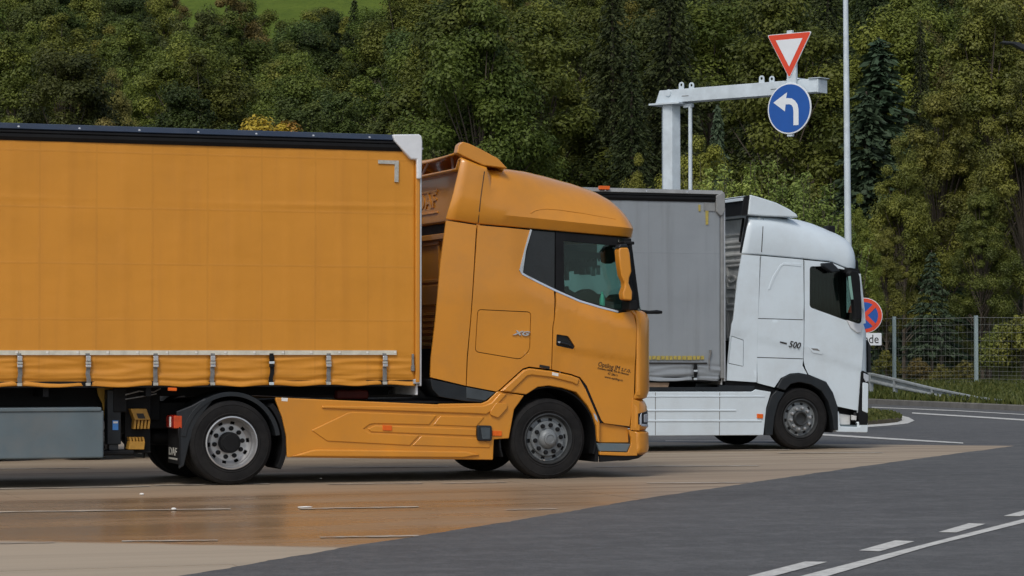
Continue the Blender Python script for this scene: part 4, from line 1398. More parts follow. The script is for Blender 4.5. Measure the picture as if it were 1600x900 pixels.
XT = on_plane(656.5, 400, YO)[0]
def T(u, v, dy=0.0):
    X, Z = on_plane(u, v, YO + dy)
    return (X - XT, Z)
def TP(l, dy=0.0):
    return [T(u, v, dy) for u, v in l]
t1 = thing('semi_trailer', 'curtain-sided trailer with orange tarpaulin, dark roof rail and white corner cap', 'trailer', (XT, YO, 0), 0, 'articulated trucks parked side by side')
st_x = [(T(u, 580)[0], u == 424) for u in (601, 513, 424, 332, 243, 137.5, 30.5)]
while st_x[-1][0] > -12.9:
    st_x.append((st_x[-1][0] - 0.70, False))
info = make_trailer(t1, T, 2.5, 13.6, 4.02, 3.845, 1.125, 1.535, st_x, (CURTAIN_O, NAVY, BLACKP, ORANGE, WHITE_ALU), 1, wf)
cu1 = info['curtain']
tz0, tz1 = T(400, 554.5)[1], T(400, 547.5)[1]
# reflective tape in short lengths with bright ends
x = T(620, 550)[0]
k = 0
while x > -13.4:
    ln = 0.335
    tp = box('reflective_tape', (x - ln, -0.0035, tz0), (x - 0.004, 0.012, tz1), TAPE, cu1, 0)
    box('tape_tick', (x - 0.035, -0.006, tz0 + 0.018), (x - 0.008, 0.0, tz1 - 0.012), WHITEST, cu1, 0)
    x -= ln
panel('contour_mark', TP([(591, 250), (623, 251), (622.5, 284.5), (616.5, 284), (616.8, 256.5), (591, 255.5)]), SILVTAPE, cu1, -0.004, 0.03, 0)
panel('corner_cap', TP([(612.5, 210.5), (653, 210), (657.5, 213), (658.5, 222), (657.5, 280), (650, 280), (649.5, 249.5), (641, 249.5), (636, 244), (614, 220)]), WHITE_ALU, t1, -0.045, 0.30, 0.018, seg=3)
panel('cap_stop', TP([(657, 230.5), (661, 231), (661, 234), (657, 234)]), WHITE_ALU, t1, -0.01, 0.06, 0.004)
bm = bmesh.new()
xa, za = T(645, 553)
add_box(bm, (xa - 0.012, -0.02, za - 0.16), (xa + 0.012, 0.02, za))
add_box(bm, (xa - 0.02, -0.03, za - 0.20), (xa + 0.014, 0.02, za - 0.13))
from_bm('tension_latch', bm, STRAPG, t1, bev=0.008)
panel('post_foot', TP([(646, 593), (656, 590), (656.5, 599), (646, 600)]), ALU, t1, -0.006, 0.05, 0.006)
# pallet box, guard, brace, marker
pbx, _ = T(163, 680)
zb0, zb1 = T(80, 717)[1], T(80, 637)[1]
pb = box('pallet_box', (pbx - 3.4, 0.02, zb0), (pbx, 0.62, zb1 - 0.035), BOXGREY, t1, 0.02)
box('box_lid', (pbx - 3.42, 0.005, zb1 - 0.045), (pbx - 0.03, 0.63, zb1), BOXGREY, pb, 0.012)
pb2 = box('pallet_box', (pbx - 3.4, 2.5 - 0.62, zb0), (pbx, 2.5 - 0.02, zb1 - 0.035), BOXGREY, t1, 0.02)
lx = info['lx']
YB = 0.55
yb_ = panel('leg_brace', TP([(150, 600), (182, 603), (173, 622), (167, 655), (163, 655), (160, 630), (154, 618)], YB), simple('yellow_steel', (0.52, 0.30, 0.04), 0.55, 0, 0.2, 6), t1, YB, 0.04, 0.006)
panel('leg_sticker', TP([(176, 657), (185, 657), (185, 672), (176, 672)], 0.33), BLUEST, t1, 0.334, 0.006, 0)
box('sticker_print', (T(177, 660, .33)[0], 0.330, T(177, 661.5, .33)[1]), (T(184, 660, .33)[0], 0.335, T(177, 658.5, .33)[1]), WHITEST, t1, 0)
panel('side_marker', TP([(263.5, 605.5), (277, 606), (277, 611), (263.5, 610.5)]), AMBER, t1, 0.02, 0.04, 0.004)
tube('cable_loop', [(lx + 0.1, 0.25, 1.02), (lx + 0.25, 0.22, 1.06), (lx + 0.42, 0.22, 1.05), (lx + 0.50, 0.24, 1.09)], 0.008, STRAPG, t1, 6)
tube('cable_loop', [(lx + 0.1, 0.25, 0.97), (lx + 0.28, 0.22, 1.0), (lx + 0.45, 0.22, 1.03)], 0.007, STRAPG, t1, 6)
# wheel-chock holder and chocks
YC = 0.30
hx0, hz0 = T(200, 704, YC)
hx1, hz1 = T(238, 636, YC)
box('chock_holder', (hx0 + 0.0, YC + 0.17, hz0 - 0.02), (hx1 + 0.02, YC + 0.22, 1.1), BLACKP, t1, 0.006)
tube('holder_rod', [(hx0 + 0.02, YC + 0.08, hz0 - 0.022), (hx1, YC + 0.08, hz0 - 0.022)], 0.012, BLACKP, t1, 8)
def chock(lbl, outline, teeth, recess):
    c = thing('wheel_chock', lbl, 'wheel chock', (XT + hx0, YO + YC, hz0), 0, 'yellow wheel chocks on the trailer')
    pts = [(x - hx0, z - hz0) for x, z in TP(outline, YC)]
    panel('wedge', pts, CHOCK, c, 0.0, 0.16, 0.008)
    q = [(x - hx0, z - hz0) for x, z in TP(teeth, YC)]
    (xa, za), (xb, zb) = q
    for k in range(5):
        f = k / 5
        xx = xa + (xb - xa) * f
        panel('tooth', [(xx, za), (xx + 0.022, za), (xx + 0.012, zb), (xx - 0.012, zb)], CHOCK, c, 0.02, 0.14, 0.002)
    if recess:
        pts = [(x - hx0, z - hz0) for x, z in TP(recess, YC)]
        panel('recess', pts, INKBLK, c, -0.003, 0.01, 0)
chock('upper of the two ochre wheel chocks, sloping face with dark slot, behind the landing leg', [(204, 638.5), (229, 638.5), (235.6, 656), (211, 656.5)], [(211, 656), (238, 670)], [(213, 646), (224, 646), (227, 654), (216, 654)])
chock('lower of the two ochre wheel chocks, plain block hanging below the toothed one', [(203, 690), (227, 690), (225.5, 702.5), (200.5, 702.5)], [(204, 690.5), (229, 683)], None)

# ------------------------------------------------------------------ white tractor unit and grey trailer
YW = 35.4
XW = on_plane(1252, 702, YW)[0]
def Wc(u, v, dy=0.0):
    X, Z = on_plane(u, v, YW + dy)
    return (X - XW, Z)
def WP(l, dy=0.0):
    return [Wc(u, v, dy) for u, v in l]
def W4(l, dy=0.0):
    return WP([(1000 + a / 4, 280 + b / 4) for a, b in l], dy)
def W5(l, dy=0.0):
    return WP([(1000 + a * 0.26667, 480 + b * 0.26667) for a, b in l], dy)
tw = thing('tractor_unit', 'white tractor unit numbered 500 on its side, coupled to the grey trailer', 'truck', (XW, YW, 0), 0, 'articulated trucks parked side by side')
creaseW = W5([(540, 150), (690, 190), (960, 262), (1300, 372), (1340, 385)])
def surf_w(x, z):
    y = 0.025 * max(0, z - 2.2)
    e = z - interp(creaseW, x)
    y += 0.014 * (1 - sstep(-0.03, 0.05, e))
    return y
gw = 0.007
p = panel('side_deflector', WP([(1160, 397), (1189, 399), (1185, 500), (1183.5, 598), (1136, 595), (1137, 571), (1143, 507), (1145.5, 500), (1152, 440)]), WHITEP, tw, 0, 0.03, 0.008, gw, 0, surf_w, 0.1, [round_poly(W5([(537, 166), (611, 192), (609, 349), (519, 330)]), 0.02)])
panel('deflector_flap', round_poly(W5([(537, 166), (611, 192), (609, 349), (519, 330)]), 0.02), WHITEP, tw, 0.002, 0.03, 0.004, 0.010, 0, surf_w, 0.1)
cl0, cl1 = W5([(690, 66), (962, 74)]), W5([(686, 294), (960, 303)])
upper = WP([(1190, 399), (1256.5, 405), (1256, 500)]) + [cl0[1], cl0[0]]
middle = [cl0[0], cl0[1], cl1[1], cl1[0]]
lower = [cl1[0], cl1[1]] + WP([(1255, 571), (1263, 586), (1248, 583), (1235, 584), (1221, 591), (1211, 606), (1184, 599)])
for nm, pl in (('cab_side', upper), ('locker_door', middle), ('lower_cab_side', lower)):
    p = panel(nm, pl, WHITEP, tw, 0, 0.03, 0.004, 0.006, 0, surf_w, 0.06)
    mirror_copy(p, WID)
panel('cab_swage', W4([(800, 690), (830, 610), (880, 535), (905, 522), (1008, 527), (1008, 545), (905, 536), (886, 545), (845, 615), (812, 690)]), WHITEP, tw, -0.006, 0.03, 0.005, surf=surf_w)
winW = round_poly(WP([(1266, 416), (1288, 416), (1320, 421), (1338, 426), (1343, 440), (1347, 492), (1346, 506), (1334, 505), (1265, 480)]), 0.05)
dW = WP([(1257.5, 405.5), (1300, 409.5), (1337, 425), (1346, 440), (1349.5, 480), (1349.8, 520), (1349, 545), (1347, 577), (1344, 643), (1308.5, 635.5), (1301, 613), (1291, 597), (1267, 587), (1264, 586), (1256, 571)])
dr = panel('door', dW, WHITEP, tw, 0, 0.03, 0.006, gw, 0, surf_w, 0.06, [winW])
mirror_copy(dr, WID)
panel('window_seal', WP([(1263, 413), (1290, 413.5), (1322, 418.5), (1341, 425), (1346, 440), (1350, 494), (1349, 509), (1334, 508), (1262, 482.5)]), BLACKP, tw, 0.012, 0.02, 0.002, 0.002, 0.05, surf_w, 0.2, [inset_poly(winW, 0.012)])
panel('side_window', winW, GLASS_D, tw, 0.022, 0.006, 0, -0.008, 0, surf_w, 0.3)
# closed curtain with folds, inside the window
bm = bmesh.new()
xa, xb = Wc(1262, 450)[0], Wc(1330, 450)[0]
pv = None
for k in range(81):
    x = xa + (xb - xa) * k / 80
    y = 0.16 + 0.022 * math.sin(k * 0.9) + 0.012 * math.sin(k * 0.37 + 1)
    c = [bm.verts.new((x, y, z)) for z in (1.75, 2.1, 2.5, 2.95)]
    if pv:
        for j in range(3):
            bm.faces.new((pv[j], pv[j + 1], c[j + 1], c[j]))
    pv = c
cc = from_bm('window_curtain', bm, CURTDARK, tw)
md = cc.modifiers.new('thickness', 'SOLIDIFY'); md.thickness = 0.004
shw = WP([(1162, 398), (1256, 405), (1340, 427), (1349, 480), (1347, 577), (1344, 641), (1309, 634), (1291, 596), (1267, 586), (1248, 582), (1235, 583), (1212, 604), (1184, 598), (1140, 594), (1152, 440)])
panel('inner_shell', shw, TRIMM, tw, 0.045, 0.02, 0, 0.012, 0, surf_w, 0.3, [inset_poly(winW, 0.0)])
panel('far_shell', shw, TRIMM, tw, 2.42, 0.02, 0, 0.012)
hd = panel('door_handle', W5([(985, 232), (1050, 236), (1072, 262), (1068, 277), (1010, 266)]), WHITEP, dr, -0.006, 0.03, 0.006, surf=surf_w, rnd=0.02)
panel('handle_pull', W5([(1000, 240), (1040, 243), (1055, 258), (1015, 252)]), STRAPG, dr, -0.008, 0.03, 0.003, surf=surf_w)
panel('mirror_base', WP([(1322, 500), (1347, 508), (1344, 520), (1338, 520), (1328, 512)]), WHITE_ALU, tw, -0.03, 0.05, 0.012)
x_, z_ = Wc(1228, 540.5)
text('power_badge', '500', 0.135, INKBLK, tw, side_text_m(Wc(1231.5, 541.5)[0], -0.006, Wc(1231.5, 541.5)[1], 0.16), 0.003, shear=0.2, bold=0.001, sx=1.0)
panel('badge_bar', W5([(820, 200), (860, 209), (858, 217), (819, 208)]), INKBLK, tw, -0.006, 0.01, 0, surf=surf_w)
# roof of the white cab
botW = WP([(1160, 396), (1190, 398), (1256, 404), (1300, 408.5), (1337, 424)])
topW = WP([(1171, 337), (1195, 337), (1249, 340), (1270, 344.5), (1300, 355.5), (1322, 366.5), (1331, 375), (1335, 388), (1340, 408)], 0.40)
xcW = Wc(1341, 415)[0] - 0.185
aW, bW = 0.32, 0.50
wroof_x0 = Wc(1171, 338, 0.03)[0]
bm = bmesh.new()
rows = []
for i in range(31):
    s = 1 - (1 - i / 30) ** 1.6
    xb = botW[0][0] + (xcW + aW * 0.985 - botW[0][0]) * s
    xt = wroof_x0 + (xcW + aW * 0.985 - wroof_x0) * s
    zb = interp(botW, xb)
    zt = max(interp(topW, xt), zb + 0.10)
    ins = 0.0
    if xb > xcW:
        q = min(1, (xb - xcW) / aW)
        ins = bW * (1 - math.sqrt(max(0, 1 - q * q)))
    half = WID / 2 - ins
    sec = [(0.030, zb), (0.025, zb + 0.02)]
    for k in range(1, 13):
        th = k / 12 * math.pi / 2
        sec.append((0.02 + (half - 0.02) * (1 - max(0, math.cos(th)) ** (0.22 + 0.38 * sstep(0.1, 0.8, s))), zb + 0.02 + (zt - zb - 0.02) * math.sin(th) ** (0.30 + 0.35 * sstep(0.1, 0.8, s))))
    pts = [(xb + (xt - xb) * min(1, (z - zb) / (zt - zb)), ins + y, z) for y, z in sec]
    full = pts + [(a, WID - b, c) for a, b, c in pts[-2::-1]]
    rows.append([bm.verts.new(q) for q in full])
for i in range(30):
    for k in range(len(rows[0]) - 1):
        bm.faces.new((rows[i][k], rows[i][k + 1], rows[i + 1][k + 1], rows[i + 1][k]))
bm.faces.new(rows[-1])
rfw = from_bm('roof', bm, WHITEP, tw, angle=30)
md = rfw.modifiers.new('thickness', 'SOLIDIFY'); md.thickness = 0.025; md.offset = -1
if rfw.data.polygons[20].normal.z < 0:
    rfw.data.flip_normals()
line_on(rfw, Wc, [(1192.6, 342), (1192, 355), (1191.3, 368), (1190.6, 380), (1189.8, 394)], 'roof_seam', 0.007, INKBLK)
spw = panel('roof_spoiler', WP([(1174, 304), (1192, 309), (1215, 316.5), (1235, 326.5), (1246, 334), (1249, 339.5), (1195, 337.5), (1170.5, 335.5)]), WHITEP, tw, 0.03, 2.44, 0.02, seg=3)
panel('spoiler_edge', WP([(1166.5, 306), (1173.5, 304.5), (1170, 335.5), (1160.5, 336)]), BLACKP, spw, 0.05, 0.05, 0.004)
box('spoiler_rear', (Wc(1169, 320)[0], 0.12, Wc(1169, 335)[1]), (Wc(1171, 320)[0], WID - 0.12, Wc(1169, 306)[1]), BLACKP, spw, 0)
box('spoiler_bar', (Wc(1165, 310)[0], 0.15, Wc(1165, 313)[1]), (Wc(1169, 310)[0], WID - 0.15, Wc(1165, 308)[1]), WHITEP, spw, 0.006)
panel('deflector_rubber', WP([(1169, 338), (1171.5, 338), (1162, 395), (1159, 395)]), BLACKP, tw, 0.03, 0.05, 0.004)
tube('deflector_stay', [(Wc(1162, 338, .6)[0], 0.6, Wc(1162, 338, .6)[1]), (Wc(1156, 378, .6)[0], 0.6, Wc(1156, 378, .6)[1])], 0.02, BLACKP, tw, 8)
for yy in (0.35, 0.95):
    u0 = 1326 - yy * 20
    hx_, hz__ = Wc(1322, 357)[0] - 0.08, Wc(1322, 357)[1]
    bm = bmesh.new()
    add_box(bm, (hx_ - 0.06, yy, hz__ - 0.06), (hx_ + 0.08, yy + 0.16, hz__ + 0.06))
    add_box(bm, (hx_ - 0.01, yy + 0.06, hz__ - 0.16), (hx_ + 0.03, yy + 0.10, hz__ - 0.05))
    from_bm('roof_horn', bm, BLACKP, tw, bev=0.03, seg=3)
# rear wall of the white cab
xw2 = Wc(1189, 400)[0]
def zq(v):
    return 1.5 + (550 - v) * 0.01
rw2 = box('rear_wall', (xw2, 0.10, zq(597)), (xw2 + 0.05, WID - 0.10, zq(343)), REARGREY, tw, 0.01)
for v in (364, 376, 384, 396, 406):
    box('rear_slat', (xw2 - 0.03, 0.2, zq(v + 4)), (xw2 + 0.01, WID - 0.15, zq(v)), REARGREY, rw2, 0.01)
for v0, v1 in ((413, 452), (462, 478), (482, 530)):
    for y0, y1 in ((0.3, 1.2), (1.35, 2.3)):
        bm = bmesh.new()
        add_box(bm, (xw2 - 0.03, y0, zq(v0 + 4)), (xw2 + 0.01, y1, zq(v0)))
        add_box(bm, (xw2 - 0.03, y0, zq(v1)), (xw2 + 0.01, y1, zq(v1 - 4)))
        add_box(bm, (xw2 - 0.03, y0, zq(v1 - 4)), (xw2 + 0.01, y0 + 0.05, zq(v0 + 4)))
        add_box(bm, (xw2 - 0.03, y1 - 0.05, zq(v1 - 4)), (xw2 + 0.01, y1, zq(v0 + 4)))
        from_bm('rear_frame', bm, REARGREY, rw2, bev=0.012)
mt = Matrix.Translation((xw2 - 0.005, 2.22, zq(441))) @ Matrix(((0, 0, -1, 0), (-1, 0, 0, 0), (0, 1, 0, 0), (0, 0, 0, 1)))
text('raised_lettering', 'VOLVO', 0.17, REARGREY, rw2, mt, 0.02, bold=0.004, sx=2.4)
box('rear_undertray', (xw2 - 0.04, 0.1, 0.8), (xw2 + 0.02, WID - 0.1, zq(532)), BLACKP, rw2, 0)
# front of the white cab
def fw_lv(lst, add=0.0):
    return [(Wc(1344, v)[1], Wc(u, v)[0] - 0.185 + add, 0.02 + 0.025 * max(0, Wc(1344, v)[1] - 2.2)) for v, u in lst]
loft_front('windscreen', fw_lv([(505, 1353), (470, 1351), (440, 1347), (418, 1342)]), aW, bW, WID, GLASS_D, tw, 0.01)
loft_front('windscreen_pillar', fw_lv([(507, 1354), (470, 1351.5), (440, 1347.5), (416, 1342.5)], 0.006), 0.06, 0.10, WID, WHITEP, tw, 0.02) if False else None
panel('pillar', WP([(1341, 424), (1345, 428), (1350, 470), (1353, 505), (1349, 506), (1346, 470)]), WHITEP, tw, 0.0, 0.05, 0.006)
loft_front('front_panel', fw_lv([(645, 1357), (640, 1357.5), (600, 1358), (560, 1358), (520, 1357.5), (507, 1354)]), aW, bW, WID, WHITEP, tw)
panel('headlight_gap', W5([(1296, 380), (1306, 372), (1336, 388), (1330, 612), (1336, 640), (1332, 690), (1284, 690), (1280, 600)]), BLACKP, tw, -0.008, 0.04, 0.004)
hlw = panel('headlight', W5([(1308, 385), (1338, 398), (1338, 432), (1322, 440), (1308, 415)]), LENSCLR, tw, -0.016, 0.04, 0.008)
panel('corner_panel', W5([(1302, 440), (1336, 446), (1333, 622), (1300, 608)]), WHITEP, tw, -0.018, 0.04, 0.010, rnd=0.02)
panel('lower_corner', W5([(1335, 190), (1352, 225), (1354, 380), (1340, 380)], 0.2), DARKP, tw, 0.2, 0.1, 0.01)
bpw = panel('bumper_step', W5([(1147, 605), (1166, 611), (1172, 698), (1288, 702), (1290, 674), (1336, 673), (1334, 735), (1146, 731)]), WHITEP, tw, -0.005, 0.22, 0.012, rnd=0.03, seg=3)
panel('step_tread', W5([(1174, 690), (1286, 692), (1286, 706), (1174, 704)]), BOXGREY, bpw, 0.02, 0.18, 0.004)
panel('step_panel', W5([(1172, 622), (1250, 634), (1250, 690), (1174, 690)]), REARGREY, tw, 0.10, 0.04, 0.008)
panel('tow_cover', W5([(1246, 632), (1276, 637), (1274, 664), (1248, 662)]), REARGREY, tw, 0.03, 0.04, 0.008)
panel('sill_gap', W5([(1150, 578), (1300, 606), (1300, 700), (1150, 700)]), BLACKP, tw, 0.15, 0.05, 0)
loft_front('bumper', [(Wc(1344, v)[1], Wc(u, v)[0] - 0.185, y) for v, u, y in ((676, 1355, 0.0), (672, 1356.5, -0.005), (661, 1356.5, -0.005), (659, 1355, 0.0))], aW, bW, WID, WHITEP, tw)
loft_front('grille', [(Wc(1344, v)[1], Wc(u, v)[0] - 0.22, 0.03) for v, u in ((660, 1355), (644, 1356))], aW, bW, WID, BLACKP, tw)
# mirrors
MW = -0.22
mw = panel('mirror', WP([(1326, 428), (1330, 422), (1341, 424), (1344, 432), (1347.5, 484), (1345, 498), (1337, 500), (1334, 470), (1330, 440)], MW), BLACKP, tw, MW, 0.12, 0.02, seg=3)
panel('mirror_glass', WP([(1325.5, 432), (1329, 431), (1333.5, 468), (1330, 468), (1327, 450)], MW), simple('mirror_pane', (0.25, 0.45, 0.40), 0.1, 0.3, 0.1, 5), mw, MW - 0.006, 0.02, 0.003)
panel('mirror_arm', WP([(1286, 411), (1300, 410), (1308, 418), (1313, 424), (1300, 426), (1288, 418)], -0.1), DARKP, tw, -0.12, 0.14, 0.02, seg=3)
panel('mirror_mount', WP([(1325, 418), (1340, 421), (1342, 428), (1324, 426)], -0.1), BLACKP, tw, -0.16, 0.2, 0.01)
box('front_mirror', (Wc(1348, 440)[0] - 0.05, 0.35, Wc(1348, 428)[1]), (Wc(1348, 440)[0] + 0.13, 0.60, Wc(1348, 404)[1]), BLACKP, tw, 0.04)
box('mirror_bracket', (Wc(1352, 440)[0] - 0.1, 0.30, Wc(1352, 510)[1]), (Wc(1352, 440)[0] + 0.08, 0.5, Wc(1352, 488)[1]), BLACKP, tw, 0.02)
tube('wiper_arm', [(Wc(1350, 440)[0], 0.5, Wc(1350, 430)[1]), (Wc(1357, 440)[0] + 0.05, 0.45, Wc(1357, 437)[1])], 0.02, BLACKP, tw, 8)
# wheel arch, skirts, chassis
arch = WP([(1213, 606), (1221, 591.5), (1235, 584.5), (1248, 583.5), (1267, 587.5), (1291, 597.5), (1301, 613.5), (1308.5, 636), (1309, 672), (1302, 672), (1300, 651), (1293, 627), (1283, 611), (1267, 601), (1248, 597), (1235, 600), (1226, 610)])
panel('wheel_arch', arch, DARKP, tw, -0.02, 0.14, 0.012, seg=3)
p = arc_sheet('wheel_housing', 0, 0.475, 0.60, -22, 200, 0.03, 0.72, BLACKP, tw)
mirror_copy(p, WID)
box('housing_wall', (-0.66, 0.72, 0.35), (0.68, 0.76, 1.12), BLACKP, tw, 0)
panel('rear_fender', W5([(735, 750), (735, 625), (768, 522), (800, 488), (850, 500), (812, 560), (790, 640), (778, 752)]), DARKP, tw, 0.0, 0.5, 0.014, seg=3)
panel('underside_gap', W5([(510, 432), (690, 447), (800, 482), (845, 500), (770, 499), (682, 484), (655, 497), (500, 497)]), BLACKP, tw, 0.06, 0.5, 0)
skw = WP([(930, 612), (1175, 612), (1181, 608.5), (1205, 612.5), (1197.5, 637), (1193, 680), (930, 681.5)])
k1 = panel('side_skirt', skw, WHITEP, tw, 0.0, 0.04, 0.010, seg=3)
mirror_copy(k1, WID)
for pts in ([(1024, 613), (1024, 680)], [(1124.7, 613), (1124, 680)]):
    strip('skirt_seam', WP(pts), 0.012, STRAPG, k1, -0.0015, 0.006)
strip('skirt_ridge', WP([(930, 641.5), (1150, 641.3)]), 0.03, WHITEP, k1, -0.01, 0.02, bev=0.008)
strip('skirt_ridge', WP([(930, 657.5), (1190, 657.5)]), 0.03, WHITEP, k1, -0.01, 0.02, bev=0.008)
strip('skirt_ridge', WP([(930, 619.5), (1195, 619.5)]), 0.02, WHITEP, k1, -0.008, 0.02, bev=0.006)
panel('skirt_rubber', WP([(930, 605), (1124, 605), (1124, 602), (1180, 603), (1178, 611), (930, 611.5)]), DARKP, tw, 0.015, 0.06, 0.004)
panel('side_marker', WP([(1182.5, 646.5), (1192, 647), (1191.5, 654), (1182.5, 653.5)]), AMBER, k1, -0.016, 0.03, 0.004)
xr2 = -3.75
for yy in (0.82, 1.60):
    box('chassis_rail', (xr2 - 0.95, yy, 0.62), (0.9, yy + 0.09, 0.92), BLACKP, tw, 0.01)
box('deck_plate', (xr2 + 0.62, 0.10, 0.90), (xw2 + 0.1, WID - 0.1, 0.93), BLACKP, tw, 0.004)
for y0, y1 in ((0.12, 0.78), (1.72, 2.38)):
    box('fuel_tank', (xr2 + 0.85, y0, 0.25), (-0.85, y1, 0.88), BLACKP, tw, 0.06)
box('engine_block', (-0.5, 0.80, 0.5), (1.2, 1.70, 1.15), BLACKP, tw, 0.05)
box('fifth_wheel', (xr2 - 0.15, 0.8, 0.94), (xr2 + 0.45, 1.7, 1.05), BLACKP, tw, 0.03)
for a in (xr2, 0.0):
    tube('axle', [(a, 0.3, 0.475), (a, 2.2, 0.475)], 0.09, BLACKP, tw, 12)
w3 = make_wheel(tw, (0, 0.02, 0.475), 'pale')
copy_wheel(w3, tw, (0, WID - 0.02, 0.475), True)
copy_wheel(wr, tw, (xr2, 0.02, 0.475))
copy_wheel(wr, tw, (xr2, WID - 0.02, 0.475), True)
for y0, y1 in ((0.02, 0.64), (WID - 0.64, WID - 0.02)):
    arc_sheet('rear_mudguard', xr2, 0.475, 0.575, 8, 172, y0, y1, DARKP, tw, 0.05)

XT2 = on_plane(1131.5, 400, YW)[0]
def T2(u, v, dy=0.0):
    X, Z = on_plane(u, v, YW + dy)
    return (X - XT2, Z)
def T2P(l, dy=0.0):
    return [T2(u, v, dy) for u, v in l]
t2 = thing('semi_trailer', 'curtain-sided trailer with dirty grey tarpaulin, parked behind the orange cab', 'trailer', (XT2, YW, 0), 0, 'articulated trucks parked side by side')
sx2 = [(T2(1086, 580)[0], True)]
while sx2[-1][0] > -12.9:
    sx2.append((sx2[-1][0] - 0.9, True))
info2 = make_trailer(t2, T2, 2.5, 13.6, 3.965, 3.80, 1.075, 1.37, sx2, (CURTAIN_G, GREYRAIL, BLACKP, GREYRAIL, GREYRAIL), 2, w3)
cu2 = info2['curtain']
panel('corner_cap', T2P([(1117.5, 306), (1129.5, 300), (1131.5, 304), (1131.5, 330), (1127, 337), (1124, 337), (1118, 331)]), GREYRAIL, t2, -0.04, 0.3, 0.012)
strip('curtain_seam', T2P([(960, 567), (1082, 567.5), (1105, 567.5)]), 0.02, INKBLK, cu2, 0.0, 0.01)
x = T2(1100, 558)[0]
rr = random.Random(8)
while x > -5.5:
    ln = rr.uniform(0.045, 0.075)
    box('yellow_mark', (x - ln, -0.004, T2(1050, 562)[1] + rr.uniform(-.004, .004)), (x, 0.012, T2(1050, 556)[1]), YELLOWP, cu2, 0)
    x -= ln + 0.018
panel('yellow_stripe', T2P([(1102.5, 329), (1107, 329), (1106.5, 351), (1103, 351)]), YELLOWP, cu2, -0.002, 0.02, 0)
panel('yellow_stripe', T2P([(1091.5, 320), (1094.5, 320), (1094.5, 330), (1092, 330)]), YELLOWP, cu2, -0.002, 0.02, 0)
panel('pale_patch', T2P([(1100, 316.5), (1117, 317.5), (1117, 330), (1100, 329)]), GREYRAIL, cu2, -0.003, 0.02, 0)
panel('marker_lamp', T2P([(935, 290.5), (951, 291), (951, 296.5), (935, 296)]), AMBER, t2, -0.05, 0.06, 0.004)
panel('floor_board', T2P([(960, 597), (1046, 598), (1044, 605), (960, 605)], 0.05), WOODB, t2, 0.05, 0.3, 0.004)
tube('tension_strap', [(T2(u, v)[0], -0.004, T2(u, v)[1]) for u, v in ((1110, 547), (1110.5, 553), (1108, 560), (1108, 570), (1108, 576))], [0.02, 0.012, 0.012, 0.008, 0.008], STRAPG, t2, 8)

# ------------------------------------------------------------------ sign gantry
def at_depth(u, v, d):
    """point seen at a pixel, at flat depth d in front of the camera"""
    r = ray(u, v)
    t = d / (r.x * FLAT.x + r.y * FLAT.y)
    return Vector((r.x * t, r.y * t, CAMZ + r.z * t))
G0 = at_depth(1030, 153, 47.2)
G1 = at_depth(1284, 134, 45.0)
rz_g = math.atan2(G1.y - G0.y, G1.x - G0.x)
LB = math.hypot(G1.x - G0.x, G1.y - G0.y)
zt_b = (at_depth(1020, 142.5, 47.2).z + at_depth(1288, 123.5, 45.0).z) / 2
zb_b = (at_depth(1020, 163, 47.2).z + at_depth(1288, 144.5, 45.0).z) / 2
ga = thing('sign_gantry', 'galvanised steel cantilever gantry carrying the two road signs', 'gantry', (G0.x, G0.y, 0), rz_g)
# post: six-sided
bm = bmesh.new()
pr = 0.185
cxp = 0.27
ring0 = [(cxp + pr * math.cos(R(a)), pr * math.sin(R(a))) for a in range(12, 372, 60)]
a_ = [bm.verts.new((x, y, -0.05)) for x, y in ring0]
b_ = [bm.verts.new((x * 0.985, y * 0.985, zb_b - 0.03)) for x, y in ring0]
for i in range(6):
    bm.faces.new((a_[i], a_[(i + 1) % 6], b_[(i + 1) % 6], b_[i]))
bm.faces.new(b_)
from_bm('post', bm, STEEL, ga, angle=20)
bm = bmesh.new()
beam_sec = [(-0.13, zb_b), (0.13, zb_b), (0.13, zt_b), (-0.13, zt_b)]
a_ = [bm.verts.new((x0, y, z)) for x0, (y, z) in zip((0.0, 0.0, 0.10, 0.10), beam_sec)]
b_ = [bm.verts.new((LB, y, z)) for y, z in beam_sec]
for i in range(4):
    bm.faces.new((a_[i], a_[(i + 1) % 4], b_[(i + 1) % 4], b_[i]))
bm.faces.new(a_[::-1]); bm.faces.new(b_)
bmb = from_bm('beam', bm, STEEL, ga, bev=0.008)
box('base_flange', (cxp - 0.34, -0.24, zb_b - 0.035), (cxp + 0.34, 0.24, zb_b - 0.002), STEEL, ga, 0.004)
box('end_plate', (LB, -0.15, zb_b - 0.01), (LB + 0.02, 0.15, zt_b - 0.02), STEEL, ga, 0.004)
bm = bmesh.new()
add_box(bm, (LB - 0.18, -0.16, zt_b + 0.002), (LB + 0.06, 0.16, zt_b + 0.014))
from_bm('end_flap', bm, STEEL, ga, bev=0.003)
def lug(x, y, s=1.0):
    bm = bmesh.new()
    n = 20
    out, inn = [], []
    for k in range(n):
        a = 2 * math.pi * k / n
        out.append((0.055 * math.cos(a), 0.075 + 0.055 * math.sin(a)))
        inn.append((0.026 * math.cos(a), 0.080 + 0.026 * math.sin(a)))
    outer = [(-0.055, -0.01)] + [(0.055 * math.cos(a), 0.08 + 0.055 * math.sin(a)) for a in [math.pi - math.pi * k / 12 for k in range(13)]] + [(0.055, -0.01)]
    return panel('lifting_lug', [(x + p * s, zt_b + q * s) for p, q in outer], STEEL, ga, y, 0.02, 0.003, holes=[[(x + p * s, zt_b + q * s) for p, q in inn]])
for x in (0.55, 2.30):
    lug(x, -0.08)
    lug(x + 0.10, 0.10)
for x in (0.62, 2.55):
    box('beam_label', (x - 0.02, -0.135, zb_b + 0.10), (x + 0.13, -0.129, zb_b + 0.112), STRAPG, bmb, 0)
bm = bmesh.new()
